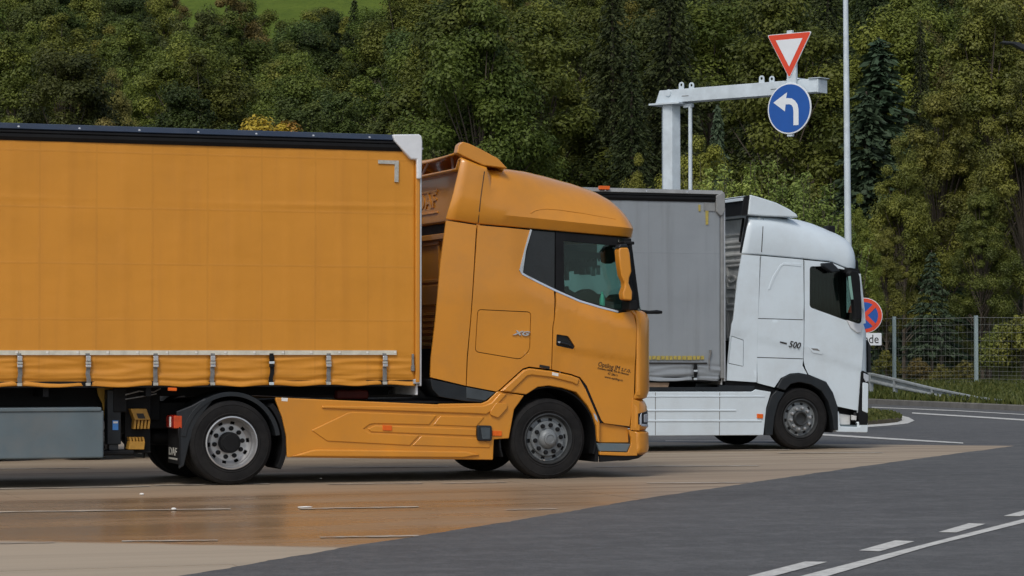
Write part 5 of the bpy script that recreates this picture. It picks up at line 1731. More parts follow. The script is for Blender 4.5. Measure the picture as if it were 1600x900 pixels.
add_lathe(bm, [(0.0, -0.02), (0.06, -0.018), (0.07, 0.0), (0.06, 0.01)], 16)
kn = from_bm('beam_boss', bm, STEEL, bmb)
kn.location = (0.30, -0.13, zt_b - 0.06)
pcx = 0.71
tube('conduit_pole', [(pcx, -0.02, 0), (pcx, -0.02, zb_b - 0.06)], 0.035, STEEL, ga, 14)
box('conduit_clip', (pcx - 0.14, -0.05, zb_b - 0.10), (pcx + 0.05, 0.03, zb_b - 0.03), STEEL, ga, 0.01)
# sign mast: a slotted channel behind the signs
def gx(u, v, d=45.6):
    p = at_depth(u, v, d)
    q = Matrix.Rotation(-rz_g, 3, 'Z') @ (p - Vector((G0.x, G0.y, 0)))
    return q
S1 = gx(1237, 173)
mast_x = gx(1243, 150).x + 0.14
box('sign_mast', (mast_x - 0.055, -0.20, gx(1237, 212).z - 0.05), (mast_x + 0.055, -0.135, gx(1237, 52).z), STEEL, ga, 0.006)
box('mast_channel', (mast_x + 0.055, -0.20, gx(1237, 160).z), (mast_x + 0.13, -0.135, gx(1237, 100).z), STEEL, ga, 0.006)
box('mast_clamp', (mast_x - 0.10, -0.145, zb_b - 0.03), (mast_x + 0.16, 0.16, zb_b - 0.005), STEEL, ga, 0.004)
box('mast_clamp', (mast_x - 0.10, -0.145, zt_b + 0.005), (mast_x + 0.16, 0.16, zt_b + 0.03), STEEL, ga, 0.004)

def sign_root(name, label, x, z, y=-0.215):
    p = Matrix.Rotation(rz_g, 3, 'Z') @ Vector((x, y, 0)) + Vector((G0.x, G0.y, z))
    return thing(name, label, 'road sign', p, rz_g)
def disc_pts(r, n=48):
    return [(r * math.cos(2 * math.pi * k / n), r * math.sin(2 * math.pi * k / n)) for k in range(n)]
# direction sign
cr = 0.445
s1 = sign_root('direction_sign', 'round blue sign with a white left-turn arrow, hung below the red triangle', gx(1237, 173).x + 0.20, gx(1237, 173).z)
panel('plate', disc_pts(cr + 0.008), SIGNWHITE, s1, 0.0, 0.02, 0.004)
panel('blue_face', disc_pts(cr - 0.017), SIGNBLUE, s1, -0.003, 0.004, 0)
arr = [(0.085, -0.29), (0.185, -0.29), (0.185, -0.03), (0.165, 0.06), (0.115, 0.125), (0.05, 0.165), (-0.02, 0.175), (-0.06, 0.175), (-0.04, 0.275), (-0.315, 0.115), (-0.085, -0.045), (-0.07, 0.07), (0.0, 0.072), (0.045, 0.055), (0.075, 0.015), (0.085, -0.05)]
panel('arrow', [(x * 1.05, z * 1.05) for x, z in arr], SIGNWHITE, s1, -0.006, 0.004, 0)
# yield sign
s2 = sign_root('yield_sign', 'red and white give-way triangle on top of the gantry', gx(1237, 80).x + 0.20, gx(1237, 80).z)
def tri(side, r):
    h = side * math.sqrt(3) / 2
    return round_poly([(-side / 2, h / 3), (side / 2, h / 3), (0, -2 * h / 3)], r)
panel('plate', tri(0.93, 0.05), SIGNWHITE, s2, 0.0, 0.02, 0.004)
panel('red_face', tri(0.895, 0.045), SIGNRED, s2, -0.003, 0.004, 0)
panel('white_face', tri(0.56, 0.01), SIGNWHITE, s2, -0.006, 0.004, 0)
# no-stopping sign with its plate, behind the white truck
NS_ = at_depth(1351, 493, 50.0)
ns = thing('no_stopping_sign', 'round red and blue no-stopping sign half hidden by the white cab', 'road sign', (NS_.x, NS_.y, 0), -YAW - 0.12)
tube('post', [(0, 0.03, -0.02), (0, 0.03, NS_.z + 0.3)], 0.03, STEEL, ns, 12)
def zshift(l, dz):
    return [(x, z + dz) for x, z in l]
rs = 0.345
panel('plate', zshift(disc_pts(rs), NS_.z), SIGNWHITE, ns, -0.03, 0.02, 0.003)
panel('red_face', zshift(disc_pts(rs - 0.012), NS_.z), SIGNRED, ns, -0.034, 0.005, 0)
panel('blue_face', zshift(disc_pts(rs - 0.085), NS_.z), SIGNBLUE, ns, -0.037, 0.004, 0)
for sgn in (-1, 1):
    dx, dz = 0.19, 0.19 * sgn
    nx_, nz_ = 0.028, 0.028 * sgn
    panel('red_bar', zshift([(-dx - nx_ * sgn * 0 - 0.028, -dz + 0.028 * sgn), (-dx + 0.028, -dz - 0.028 * sgn), (dx + 0.028, dz - 0.028 * sgn), (dx - 0.028, dz + 0.028 * sgn)], NS_.z), SIGNRED, ns, -0.041 - 0.002 * (sgn + 1), 0.004, 0)
pz = at_depth(1351, 530, 50.0).z
px1 = (1377 - 1351) / 4000 * 50.0
panel('supplement_plate', [(-px1, pz - 0.12), (px1, pz - 0.12), (px1, pz + 0.12), (-px1, pz + 0.12)], SIGNWHITE, ns, -0.03, 0.015, 0.003, rnd=0.02)
text('plate_lettering', 'Ende', 0.24, INKBLK, ns, side_text_m(px1 - 0.05, -0.034, pz - 0.075, 0), 0.001, align='RIGHT', sx=0.86)

# street lamps
LP = at_depth(1327, 500, 54.0)
lamp = thing('street_lamp', 'tall thin galvanised lamp post rising behind the white cab', 'street lamp', (LP.x, LP.y, 0), -YAW, 'street lamps')
tube('pole', [(0, 0, -0.03), (0, 0, 1.2), (-0.03, 0, 5.0), (-0.06, 0, 9.6)], [0.085, 0.085, 0.068, 0.05], STEEL, lamp, 16)
box('lamp_head', (-0.75, -0.11, 9.58), (0.0, 0.11, 9.70), STEEL, lamp, 0.03)
box('access_door', (-0.05, -0.093, 0.6), (0.05, -0.08, 1.0), STEEL, lamp, 0.003)
L2 = at_depth(1570, 68, 62.0)
L2b = at_depth(1640, 200, 62.0)
lamp2 = thing('street_lamp', 'dark lamp head reaching in from the right edge before the tall tree', 'street lamp', (L2b.x, L2b.y, 0), -YAW, 'street lamps')
hx = -(1640 - 1563) / 4000 * 62.0
hz2 = L2.z
tube('pole', [(0, 0, -0.03), (0, 0, hz2 - 1.6), (-0.10, 0, hz2 - 0.9), (-0.42, 0, hz2 - 0.22)], [0.08, 0.065, 0.05, 0.04], DARKP, lamp2, 14)
panel('lamp_head', [(hx, hz2 + 0.02), (hx + 0.06, hz2 + 0.05), (hx + 0.42, hz2 + 0.02), (hx + 0.75, hz2 - 0.10), (hx + 0.80, hz2 - 0.22), (hx + 0.62, hz2 - 0.20), (hx + 0.45, hz2 - 0.12), (hx + 0.30, hz2 - 0.03), (hx + 0.05, hz2 - 0.01)], DARKP, lamp2, -0.14, 0.28, 0.02)
panel('lamp_lens', [(hx + 0.64, hz2 - 0.12), (hx + 0.76, hz2 - 0.13), (hx + 0.77, hz2 - 0.20), (hx + 0.66, hz2 - 0.185)], LENSCLR, lamp2, -0.146, 0.02, 0.004)

# wire fence on the verge
RAILM2 = simple('dull_galvanised', (0.30, 0.38, 0.39), 0.55, 0.1, 0.12, 4)
DARKWIRE = simple('weathered_wire', (0.20, 0.21, 0.20), 0.7, 0.2, 0.2, 5)
fp = []
for u, d in ((1000, 97), (1130, 92), (1266, 88.5), (1397, 86), (1525, 84), (1652, 82), (1780, 80)):
    l = (u - 800) / 4000 * d
    fp.append((l, d))
f0 = ld(*fp[0])
fence = thing('wire_fence', 'galvanised wire mesh fence on the verge beyond the far road', 'fence', (f0.x, f0.y, hill(*fp[0])))
base = Vector((f0.x, f0.y, hill(*fp[0])))
FH = 2.28
for l, d in fp:
    b0 = ld(l, d, hill(l, d)) - base
    bm = bmesh.new()
    add_box(bm, (b0.x - 0.055, b0.y - 0.05, b0.z - 0.1), (b0.x + 0.055, b0.y + 0.05, b0.z + FH + 0.06))
    from_bm('post', bm, RAILM2, fence, bev=0.01)
for (a, b) in zip(fp, fp[1:]):
    A = ld(*a, hill(*a)) - base
    B = ld(*b, hill(*b)) - base
    bm = bmesh.new()
    zs_ = [0.08, 0.18, 0.28, 0.40, 0.53, 0.68, 0.85, 1.05, 1.27, 1.52, 1.80, 2.05, FH]
    for z in zs_:
        mid = (A + B) / 2 + Vector((0, 0, z - 0.025))
        add_tube(bm, [A + Vector((0, 0, z)), mid, B + Vector((0, 0, z))], 0.0045 if z < FH else 0.008, 4, False)
    n = int((B - A).length / 0.16)
    for k in range(1, n):
        p = A + (B - A) * k / n
        add_tube(bm, [p + Vector((0, 0, 0.06)), p + Vector((0, 0, FH))], 0.0028, 3, False)
    from_bm('wire_mesh', bm, DARKWIRE, fence)

# guard rail with its sloping end
RAILM = simple('weathered_rail', (0.30, 0.33, 0.34), 0.55, 0.15, 0.15, 2.5, dirt=(0.14, 0.14, 0.13), dirt_amt=0.6)
gp = []
for f in (0.0, 0.35, 0.7, 1.0):
    pass
gr_px = [(1575, 638, 68.2, 0.10), (1527, 634, 70.0, 0.17), (1459, 630, 73.0, 0.36), (1400, 628.5, 75.4, 0.60), (1362, 628, 77.0, 0.75)]
rp_ = []
for u, v, d, h in gr_px:
    rp_.append(((u - 800) / 4000 * d, d, h))
l_, d_, h_ = rp_[-1]
for k in range(1, 7):
    rp_.append((l_ - 1.0 * k, d_ + 3.9 * k, 0.75))
g0 = ld(rp_[0][0], rp_[0][1], 0.1)
gr = thing('guard_rail', 'galvanised guard rail sloping down into the grass beside the far kerb', 'guard rail', g0)
sec = [(0.0, 0.0), (-0.03, 0.03), (-0.03, 0.07), (0.04, 0.12), (0.04, 0.18), (-0.03, 0.23), (-0.03, 0.28), (0.0, 0.31), (0.012, 0.31), (-0.018, 0.28), (-0.018, 0.23), (0.052, 0.185), (0.052, 0.115), (-0.018, 0.07), (-0.018, 0.03), (0.012, 0.0)]
bm = bmesh.new()
prev = None
pts = [ld(l, d, max(0.10, hill(l, d)) + h) - g0 for l, d, h in rp_]
for i, p in enumerate(pts):
    t = pts[min(i + 1, len(pts) - 1)] - pts[max(i - 1, 0)]
    t.z = 0
    t.normalize()
    n = Vector((-t.y, t.x, 0))
    if n.dot(Vector((-FLAT.x, -FLAT.y, 0))) > 0:
        n = -n
    sc = min(1, 0.45 + rp_[i][2])
    cur = [bm.verts.new(p + n * y + Vector((0, 0, (z - 0.31) * sc))) for y, z in sec]
    if prev:
        m = len(sec)
        for k in range(m):
            bm.faces.new((prev[k], prev[(k + 1) % m], cur[(k + 1) % m], cur[k]))
    prev = cur
from_bm('rail_beam', bm, RAILM, gr, angle=25)
for i, p in enumerate(pts):
    if i < 2:
        continue
    bm = bmesh.new()
    zb = max(0.10, hill(rp_[i][0], rp_[i][1])) - 0.1 - 0.10
    add_box(bm, (p.x - 0.02, p.y + 0.07, zb), (p.x + 0.09, p.y + 0.17, p.z - 0.03))
    from_bm('rail_post', bm, RAILM, gr, bev=0.006)

# ------------------------------------------------------------------ trees
def cloud(centers, radii, count, leaf, rng, flat=0.75, jit=0.8, asp=0.6, up=0.45):
    """leaf-sized faces spread over clumps; returns vertices, tones"""
    C = np.repeat(np.asarray(centers), count, axis=0)
    Rr = np.repeat(np.asarray(radii), count)
    tone = np.repeat(rng.random(len(centers)), count)
    n = len(C)
    d = rng.normal(size=(n, 3))
    d /= np.linalg.norm(d, axis=1)[:, None]
    rad = Rr * (0.30 + 0.90 * rng.random(n) ** 0.7)
    P = C + d * rad[:, None] * np.array([1, 1, flat])
    nm = d * 0.9 + rng.normal(size=(n, 3)) * jit * 0.42
    nm[:, 2] += up + 0.25
    nm /= np.linalg.norm(nm, axis=1)[:, None]
    t = np.cross(nm, rng.normal(size=(n, 3)))
    t /= np.linalg.norm(t, axis=1)[:, None]
    b = np.cross(nm, t)
    s = leaf * (0.6 + 0.8 * rng.random(n))[:, None] * 0.5
    V = np.stack([P - t * s, P + b * s * asp, P + t * s + nm * s * 0.25, P - b * s * asp], axis=1).reshape(-1, 3)
    tn = np.clip(tone * 0.75 + rng.random(n) * 0.28, 0, 1)
    return V, np.repeat(tn, 4)

def quad_mesh(name, V, tones, mat):
    me = bpy.data.meshes.new(name)
    n = len(V) // 4
    me.vertices.add(len(V))
    me.vertices.foreach_set('co', V.astype(np.float32).ravel())
    me.loops.add(n * 4)
    me.loops.foreach_set('vertex_index', np.arange(n * 4, dtype=np.int32))
    me.polygons.add(n)
    me.polygons.foreach_set('loop_start', np.arange(0, n * 4, 4, dtype=np.int32))
    me.polygons.foreach_set('loop_total', np.full(n, 4, dtype=np.int32))
    at = me.attributes.new('tone', 'FLOAT', 'POINT')
    at.data.foreach_set('value', tones.astype(np.float32))
    me.update()
    me.validate()
    me.materials.append(mat)
    return me

def trunk_mesh(name, limbs):
    bm = bmesh.new()
    for path, rads in limbs:
        add_tube(bm, path, rads, 7, False)
    for f in bm.faces:
        f.smooth = True
    me = bpy.data.meshes.new(name)
    bm.to_mesh(me)
    bm.free()
    me.materials.append(BARK)
    return me

def broadleaf(seed, H=12.0, Rx=3.0, base=0.22, n=46, cnt=150, leaf=0.34, clump=0.27, top=1.0):
    rng = np.random.default_rng(seed)
    cs, rs_, limbs = [], [], []
    zc = H * (base + 1) / 2
    hz_ = H * (1 - base) / 2
    lob = rng.random(6) * 6.28
    for i in range(n):
        d = rng.normal(size=3)
        d /= np.linalg.norm(d)
        if d[2] < -0.55:
            d[2] = -d[2]
        k = 0.40 + 0.62 * rng.random() ** 0.6
        a = math.atan2(d[1], d[0])
        lump = 1 + 0.22 * math.sin(2 * a + lob[0]) + 0.15 * math.sin(3 * a + lob[1] + 3 * d[2])
        taper = 1 - 0.42 * max(0, d[2]) * top
        c = np.array([d[0] * Rx * k * lump * taper, d[1] * Rx * k * lump * taper, zc + d[2] * hz_ * (0.45 + 0.58 * rng.random())])
        cs.append(c)
        rs_.append(Rx * clump * (0.45 + 0.85 * rng.random() ** 1.3) * (1.15 - 0.35 * max(0, d[2])))
    V, T_ = cloud(cs, rs_, cnt, leaf, rng)
    tr_top = H * 0.78
    limbs.append(([(0, 0, -0.5), (0.05, 0, H * 0.2), (0.12, 0.08, H * 0.45), (0.05, 0.15, tr_top)], [H * 0.011, H * 0.009, H * 0.006, H * 0.002]))
    for c in cs[::2]:
        z0 = min(tr_top * 0.9, max(H * 0.15, c[2] * 0.6))
        f = z0 / tr_top
        m = (np.array([0.08, 0.1, z0]) + c) / 2 + np.array([0, 0, 0.25])
        limbs.append(([(0.08 * f, 0.1 * f, z0), tuple(m), tuple(c)], [H * 0.004 * (1.1 - f), H * 0.0022, H * 0.0008]))
    return V, T_, limbs

def spruce(seed, H=14.0, Rb=2.6, droop=0.35, leaf=0.24, whorl=0.33, start=0.03):
    rng = np.random.default_rng(seed)
    P, D, S, T_ = [], [], [], []
    limbs = [([(0, 0, -0.5), (0, 0, H * 0.5), (0, 0, H)], [H * 0.014, H * 0.009, 0.02])]
    z = H * start
    while z < H - 0.15:
        f = (z / H - start) / (1 - start)
        r = Rb * (1 - f) ** 0.85 * (0.82 + 0.36 * rng.random()) + 0.10
        nb = 6 + int(4 * (1 - f))
        a0 = rng.random() * 6.28
        for b in range(nb):
            a = a0 + 6.283 * b / nb + rng.normal() * 0.18
            rr = r * (0.7 + 0.45 * rng.random())
            tone = rng.random()
            m = max(6, int(rr / 0.030))
            for j in range(m):
                q = (j + rng.random()) / m
                q = q ** 0.75
                side = rng.normal() * 0.16 * rr * (1.1 - q) + rng.normal() * 0.05
                x, y = math.cos(a) * rr * q - math.sin(a) * side, math.sin(a) * rr * q + math.cos(a) * side
                zz = z + 0.12 * rr * math.sin(q * 2.6) - droop * rr * q * q + rng.normal() * 0.05
                P.append((x, y, zz))
                D.append((math.cos(a + rng.normal() * 0.6), math.sin(a + rng.normal() * 0.6), -0.35 - 0.5 * rng.random()))
                S.append(leaf * (0.55 + 0.6 * rng.random()))
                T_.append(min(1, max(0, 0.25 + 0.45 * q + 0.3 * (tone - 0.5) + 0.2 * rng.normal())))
        z += whorl * (0.8 + 0.4 * rng.random()) * (1.0 - 0.45 * f)
    P, D, S, T_ = map(np.array, (P, D, S, T_))
    D /= np.linalg.norm(D, axis=1)[:, None]
    nrm = np.random.default_rng(seed + 1).normal(size=D.shape) * 0.7
    nrm[:, 2] += 0.6
    b = np.cross(D, nrm)
    b /= np.linalg.norm(b, axis=1)[:, None]
    s = S[:, None] * 0.5
    V = np.stack([P - D * s, P + b * s * 0.38, P + D * s, P - b * s * 0.38], axis=1).reshape(-1, 3)
    return V, np.repeat(T_, 4), limbs

KIND = {}
def add_kind(key, gen, mat, H):
    V, T_, limbs = gen
    KIND.setdefault(key, []).append((quad_mesh('crown_' + key, V, T_, mat), trunk_mesh('trunk_' + key, limbs), H))
for i in range(4):
    add_kind('mid', broadleaf(10 + i, 12, 3.0 + 0.25 * (i % 2), 0.06, 74, 560, 0.135, 0.24), L_MID, 12)
for i in range(3):
    add_kind('dark', broadleaf(20 + i, 12, 3.1, 0.06, 74, 560, 0.135, 0.24), L_DARK, 12)
for i in range(2):
    add_kind('olive', broadleaf(30 + i, 12, 2.7, 0.08, 60, 520, 0.13, 0.24), L_OLIVE, 12)
for i in range(2):
    add_kind('yellow', broadleaf(40 + i, 12, 2.6, 0.06, 60, 560, 0.13, 0.24), L_YELLOW, 12)
add_kind('gold', broadleaf(50, 11, 1.7, 0.15, 40, 420, 0.13, 0.30), L_GOLD, 11)
for i in range(3):
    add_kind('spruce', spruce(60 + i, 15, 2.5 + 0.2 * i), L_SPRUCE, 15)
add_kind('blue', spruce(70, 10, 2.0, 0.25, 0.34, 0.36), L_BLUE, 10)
for i in range(2):
    add_kind('poplar', broadleaf(80 + i, 12, 1.5, 0.03, 60, 420, 0.12, 0.38, 1.5), L_MID if i == 0 else L_YELLOW, 12)
for i in range(3):
    add_kind('near', broadleaf(90 + i, 13, 3.2, 0.02, 130, 560, 0.115, 0.19), L_NEAR, 13)
for i in range(3):
    rng = np.random.default_rng(100 + i)
    # willow bush: sheaf of upright leafy shoots
    cs, rs_, limbs = [], [], []
    for k in range(64):
        a, q = rng.random() * 6.28, rng.random() ** 0.6
        h = 6.0 * (0.62 + 0.38 * rng.random()) * (1 - 0.30 * q * q)
        bx, by = 1.5 * q * math.cos(a), 1.5 * q * math.sin(a)
        for z in np.arange(0.4, h, 0.36):
            f = z / h
            cs.append((bx * (0.5 + 0.5 * f) + rng.normal() * 0.07, by * (0.5 + 0.5 * f) + rng.normal() * 0.07, z))
            rs_.append(0.36 * (1 - 0.66 * f ** 2))
        limbs.append(([(bx * 0.4, by * 0.4, -0.2), (bx * 0.8, by * 0.8, h * 0.5), (bx, by, h)], [0.03, 0.02, 0.005]))
    V, T_ = cloud(cs, rs_, 44, 0.095, rng, 1.3, 0.8, 0.42, 0.25)
    add_kind('willow', (V, T_, limbs), L_WILLOW, 6.0)
for i in range(2):
    add_kind('shrub', broadleaf(110 + i, 2.6, 1.3, 0.02, 40, 150, 0.13, 0.28), L_OLIVE if i else L_NEAR, 2.6)
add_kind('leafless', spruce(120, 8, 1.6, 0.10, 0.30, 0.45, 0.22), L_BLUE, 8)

NAMES = dict(mid='broadleaf_tree', dark='broadleaf_tree', olive='broadleaf_tree', yellow='broadleaf_tree', gold='maple_tree', spruce='spruce_tree', blue='spruce_tree', poplar='poplar_tree', near='broadleaf_tree', willow='willow_bush', shrub='shrub', leafless='spruce_tree')
def tree(key, l, d, h, label, group, width=1.0, var=None, rs=0, zoff=0.0):
    rr = random.Random(int(l * 977 + d * 131) + rs)
    vs_ = KIND[key]
    crown, trunk, H0 = vs_[rr.randrange(len(vs_)) if var is None else var]
    s = h / H0
    p = ld(l, d, hill(l, d) - 0.05 + zoff)
    cat = 'bush' if key in ('willow', 'shrub') else 'tree'
    t = thing(NAMES[key], label, cat, p, rr.uniform(0, 6.28), group)
    t.scale = (s * width, s * width * rr.uniform(0.92, 1.08), s)
    for nm, me in (('trunk', trunk), ('crown', crown)):
        link(bpy.data.objects.new(nm, me), t)
    return t
def tree_px(key, u, vtop, d, label, group='', width=1.0, var=None):
    l = (u - 800) / 4000 * d
    zt = CAMZ + (550 - vtop) / 4000 * d
    return tree(key, l, d, max(0.8, zt - hill(l, d)), label, group, width, var)

# trees one can single out
SP = [
    ('gold', 402, 150, 103.2, 'golden yellow tree peeping over the orange trailer roof, left crown', 1.15, 0),
    ('gold', 447, 158, 103.6, 'golden yellow tree peeping over the orange trailer roof, right and lower crown', 1.0, 0),
    ('spruce', 553, -4, 228, 'lone dark spruce standing against the bright meadow', 1.25, 0),
    ('poplar', 58, 84, 150, 'slender pale green poplar near the left edge of the wood', 1.2, 0),
    ('poplar', 713, 44, 172, 'slender olive poplar rising above the white trailer cap', 0.85, 1),
    ('yellow', 775, 90, 150, 'light yellow-green tree left of the dark conifers', 0.7, 0),
    ('olive', 176, 95, 145, 'rust brown pointed tree above the left half of the trailer', 0.6, 1),
    ('yellow', 1092, 186, 84, 'yellow-green tree just right of the gantry post', 0.75, 1),
    ('yellow', 1000, 243, 82, 'low yellowing tree just left of the gantry post', 0.6, 0),
    ('blue', 1122, 160, 97, 'small blue-green spruce under the gantry beam', 0.62, 0),
    ('willow', 1098, 232, 80, 'light green willow bush nearest the gantry post', 1.0, 0),
    ('willow', 1150, 230, 79, 'light green willow bush above the white roof spoiler', 1.0, 1),
    ('willow', 1207, 222, 80, 'tallest light green willow bush, below the blue sign', 1.05, 2),
    ('willow', 1258, 236, 79, 'light green willow bush nearest the lamp post', 1.1, 0),
    ('willow', 1030, 270, 82, 'light green willow bush behind the foot of the gantry post', 0.9, 1),
    ('yellow', 1345, 305, 84, 'yellow-green sapling directly behind the lamp post', 0.55, 0),
    ('yellow', 1310, 330, 86, 'yellow-green sapling left of the lamp post, behind the white cab roof', 0.5, 1),
    ('near', 1412, 215, 98, 'green broadleaf tree right of the lamp post', 0.80, 0),
    ('near', 1470, 118, 101, 'tall green broadleaf tree in the middle of the right-hand group', 0.85, 1),
    ('near', 1545, -30, 104, 'tallest green broadleaf tree, behind the dark lamp head', 0.85, 2),
    ('near', 1600, 95, 95, 'green broadleaf tree cut by the right edge, in front of the tallest one', 0.85, 0),
    ('near', 1535, 285, 93, 'green broadleaf tree leaning over the right fence post', 0.95, 1),
    ('near', 1385, 350, 93, 'green broadleaf tree just right of the white cab front', 0.8, 2),
    ('near', 1625, -120, 108, 'green broadleaf tree in the upper right corner', 0.9, 1),
    ('leafless', 1456, 388, 90.5, 'young dark spruce with a bare pale stem behind the fence', 1.0, 0),
    ('shrub', 1435, 556, 88.5, 'low brownish shrub behind the fence, between its two posts', 1.0, 1),
    ('shrub', 1470, 568, 88, 'lowest reddish shrub at the foot of the young spruce', 0.9, 1),
    ('shrub', 1560, 505, 88, 'green shrub behind the right fence post', 0.8, 0),
    ('shrub', 1595, 490, 87.5, 'green shrub behind the fence at the right edge', 0.8, 0),
    ('shrub', 1385, 545, 90, 'green shrub behind the left fence post', 0.9, 0),
    ('shrub', 1505, 560, 90, 'olive shrub just left of the right fence post', 1.0, 1),
    ('olive', 1450, 15, 128, 'brown-tinged bare-topped tree above the right-hand group', 0.7, 1),
    ('spruce', 1440, 25, 118, 'dark spruce in front of the brown-tinged tree', 0.6, 1),
    ('blue', 1375, 55, 112, 'blue-green conifer right of the lamp post, upper half', 1.6, 0),
    ('blue', 1355, 140, 104, 'blue-green conifer touching the lamp post, lower half', 1.35, 0),
    ('poplar', 1275, 30, 116, 'greyish green slim tree between the triangle sign and the lamp post', 1.3, 0),
]
taken = []
for key, u, v, d, lab, w, var in SP:
    tree_px(key, u, v, d, lab, None, w, var)
    taken.append(((u - 800) / 4000 * d, d))

# the wooded hillside, tree by tree
KN = dict(mid='green broadleaf tree', dark='dark green broadleaf tree', olive='olive brown broadleaf tree', yellow='yellow-green broadleaf tree', spruce='dark spruce', blue='blue-green conifer', poplar='slender poplar', near='green broadleaf tree')
rr = random.Random(77)
cnt = 0
wood = []
skyline = {}
d = 108.0
while d < 292:
    stepx = 5.6 + (d - 108) * 0.014
    l = -0.252 * d
    row_off = rr.uniform(0, stepx)
    l += row_off - stepx
    while l < 0.250 * d:
        ll = l + rr.uniform(-1.2, 1.2)
        dd = d + rr.uniform(-2.6, 2.6)
        l += stepx
        u = 800 + 4000 * ll / dd
        if any(abs(ll - a) < 1.6 and abs(dd - b) < 3 for a, b in taken):
            continue
        if dd > 258 and 235 < u < 640:
            continue
        x = rr.random()
        if u < 640:
            key = 'mid' if x < 0.50 else 'dark' if x < 0.84 else 'olive' if x < 0.92 else 'yellow' if x < 0.98 else 'spruce'
        elif u < 860:
            key = 'mid' if x < 0.36 else 'dark' if x < 0.76 else 'spruce' if x < 0.90 else 'olive' if x < 0.96 else 'yellow'
        elif u < 1020:
            key = 'mid' if x < 0.42 else 'dark' if x < 0.55 else 'spruce' if x < 0.90 else 'yellow'
        elif u < 1380:
            key = 'spruce' if x < 0.50 else 'dark' if x < 0.68 else 'mid' if x < 0.88 else 'blue' if x < 0.92 else 'olive'
        else:
            key = 'mid' if x < 0.5 else 'dark' if x < 0.75 else 'olive' if x < 0.85 else 'spruce'
        # crown tops follow the skyline of the wood
        tanmax = 0.152 if u < 262 else 0.1400 if 300 < u < 385 else 0.1365 if u < 622 else 0.165
        zg = hill(ll, dd)
        h = rr.uniform(10.0, 13.5) if u < 650 else rr.uniform(12.0, 17.0)
        if key == 'spruce':
            h *= 1.12
        if dd > 185:
            h = rr.uniform(13.5, 18.0)
        if dd < 122 and u < 700:
            h = rr.uniform(8.5, 10.8)
        h = min(h, CAMZ + (tanmax + rr.uniform(-0.006, 0.003)) * dd - zg)
        if h < 4.5:
            continue
        zone = 'low on the slope' if dd < 140 else 'midway up the slope' if dd < 195 else 'high on the slope'
        place = [w for lim, w in ((165, 'at the left edge'), (330, 'over the trailer\'s left half'), (500, 'around the golden trees'), (660, 'over the white corner cap'), (810, 'over the orange roof spoiler'), (960, 'over the orange windscreen'), (1130, 'around the gantry post'), (1300, 'behind the blue sign'), (1450, 'just beyond the lamp post'), (9999, 'over the right fence post')) if u < lim][0]
        # a tree wholly behind nearer crowns is left out
        topt = min((zg + h - CAMZ) / dd, 0.139)
        half = 1.9 * (h / 12) / dd * 4000
        i0, i1 = int((u - half) / 20) + 10, int((u + half) / 20) + 10
        if min(skyline.get(i, 0) for i in range(i0, i1 + 1)) > topt + 0.001:
            continue
        for i in range(i0, i1 + 1):
            skyline[i] = max(skyline.get(i, 0), topt)
        wood.append((key, zone, place, u, ll, dd, h, rr.uniform(0.9, 1.2) * (12 / h if key == 'spruce' and h < 9 else 1.0)))
    d += 7.0 + (d - 108) * 0.016
ORD = ['leftmost'] + [w + ' from left' for w in 'second third fourth fifth sixth seventh eighth ninth tenth eleventh twelfth thirteenth fourteenth fifteenth sixteenth seventeenth eighteenth nineteenth twentieth'.split()]
fam = {}
for w in wood:
    fam.setdefault(w[:3], []).append(w)
for key3, members in fam.items():
    members.sort(key=lambda w: w[3])
    for i, (key, zone, place, u, ll, dd, h, wd) in enumerate(members):
        lab = f'{KN[key]} {zone}, {place}'
        if len(members) > 1:
            lab += ', ' + (ORD[i] if i < len(ORD) else 'rightmost')
        tree(key, ll, dd, h, lab, 'trees of the wooded hillside', wd)
        cnt += 1
print('forest trees', cnt)

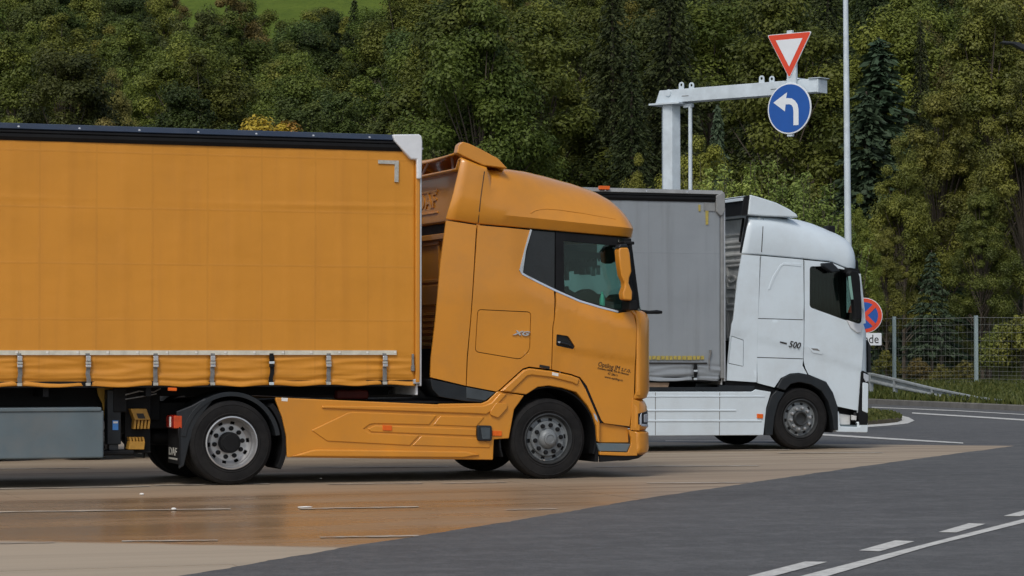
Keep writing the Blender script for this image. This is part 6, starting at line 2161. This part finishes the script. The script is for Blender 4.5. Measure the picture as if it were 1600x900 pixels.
# grass on the verge and the island
rng = np.random.default_rng(5)
def grass(name, pts, hgt, label):
    n = len(pts)
    P = np.array(pts)
    a = rng.random(n) * 6.28
    w = 0.025 + 0.03 * rng.random(n)
    h = hgt * (0.4 + 0.8 * rng.random(n))
    dx, dy = np.cos(a) * w, np.sin(a) * w
    lx_, ly_ = rng.normal(size=n) * h * 0.35, rng.normal(size=n) * h * 0.35
    z = np.zeros(n)
    V = np.stack([P + np.stack([-dx, -dy, z - 0.02], 1), P + np.stack([dx, dy, z - 0.02], 1), P + np.stack([dx * 0.3 + lx_, dy * 0.3 + ly_, h], 1), P + np.stack([-dx * 0.3 + lx_, -dy * 0.3 + ly_, h], 1)], axis=1).reshape(-1, 3)
    me = quad_mesh(name, V, np.repeat(rng.random(n), 4), L_GRASS)
    o = link(bpy.data.objects.new(name, me))
    o['kind'] = 'stuff'
    tag(o, label, 'grass')
    return o
pts = []
while len(pts) < 42000:
    l = rng.uniform(5, 24)
    s = rng.random() ** 1.3 * 26 + 0.15
    dd = interp(FOOT, l) + s
    if dd > 97:
        continue
    p = ld(l, dd, hill(l, dd))
    pts.append(tuple(p))
grass('grass', pts, 0.20, 'rough grass on the verge around the fence and guard rail')
pts = []
isl_p = [ground(u, v) for u, v in isl_i]
def inside(x, y, poly):
    c = False
    for i in range(len(poly)):
        a, b = poly[i], poly[i - 1]
        if (a.y > y) != (b.y > y) and x < (b.x - a.x) * (y - a.y) / (b.y - a.y) + a.x:
            c = not c
    return c
xs_ = [p.x for p in isl_p]
ys_ = [p.y for p in isl_p]
while len(pts) < 5000:
    x, y = rng.uniform(min(xs_), max(xs_)), rng.uniform(min(ys_), max(ys_))
    if inside(x, y, isl_p):
        pts.append((x, y, 0.06))
grass('grass', pts[:2600], 0.06, 'short dry grass on the traffic island')

# litter on the apron
for i, (u, v, s, lab) in enumerate(((271, 797.5, 0.022, 'small white scrap of litter beside the worn line, left of the wet patch'), (476, 794, 0.035, 'flat pale scrap of paper lying in the middle of the apron'), (222, 774, 0.02, 'small pale pebble just left below the rear wheels'), (501, 748.5, 0.014, 'tiny white scrap on the dark ground below the side skirt'))):
    p = ground(u, v)
    bm = bmesh.new()
    bmesh.ops.create_icosphere(bm, subdivisions=2, radius=s)
    for q in bm.verts:
        k = 1 + 0.35 * noise.noise(q.co * 20 + Vector((i * 3, 0, 0)))
        q.co = Vector((q.co.x * k * (2.0 if i == 1 else 1.2), q.co.y * k, q.co.z * k * (0.25 if i == 1 else 0.6)))
    zmin = min(q.co.z for q in bm.verts)
    for q in bm.verts:
        q.co.z -= zmin
    o = from_bm('litter', bm, WHITEST, None, angle=60)
    o.location = (p.x, p.y, 0.001)
    tag(o, lab, 'litter')
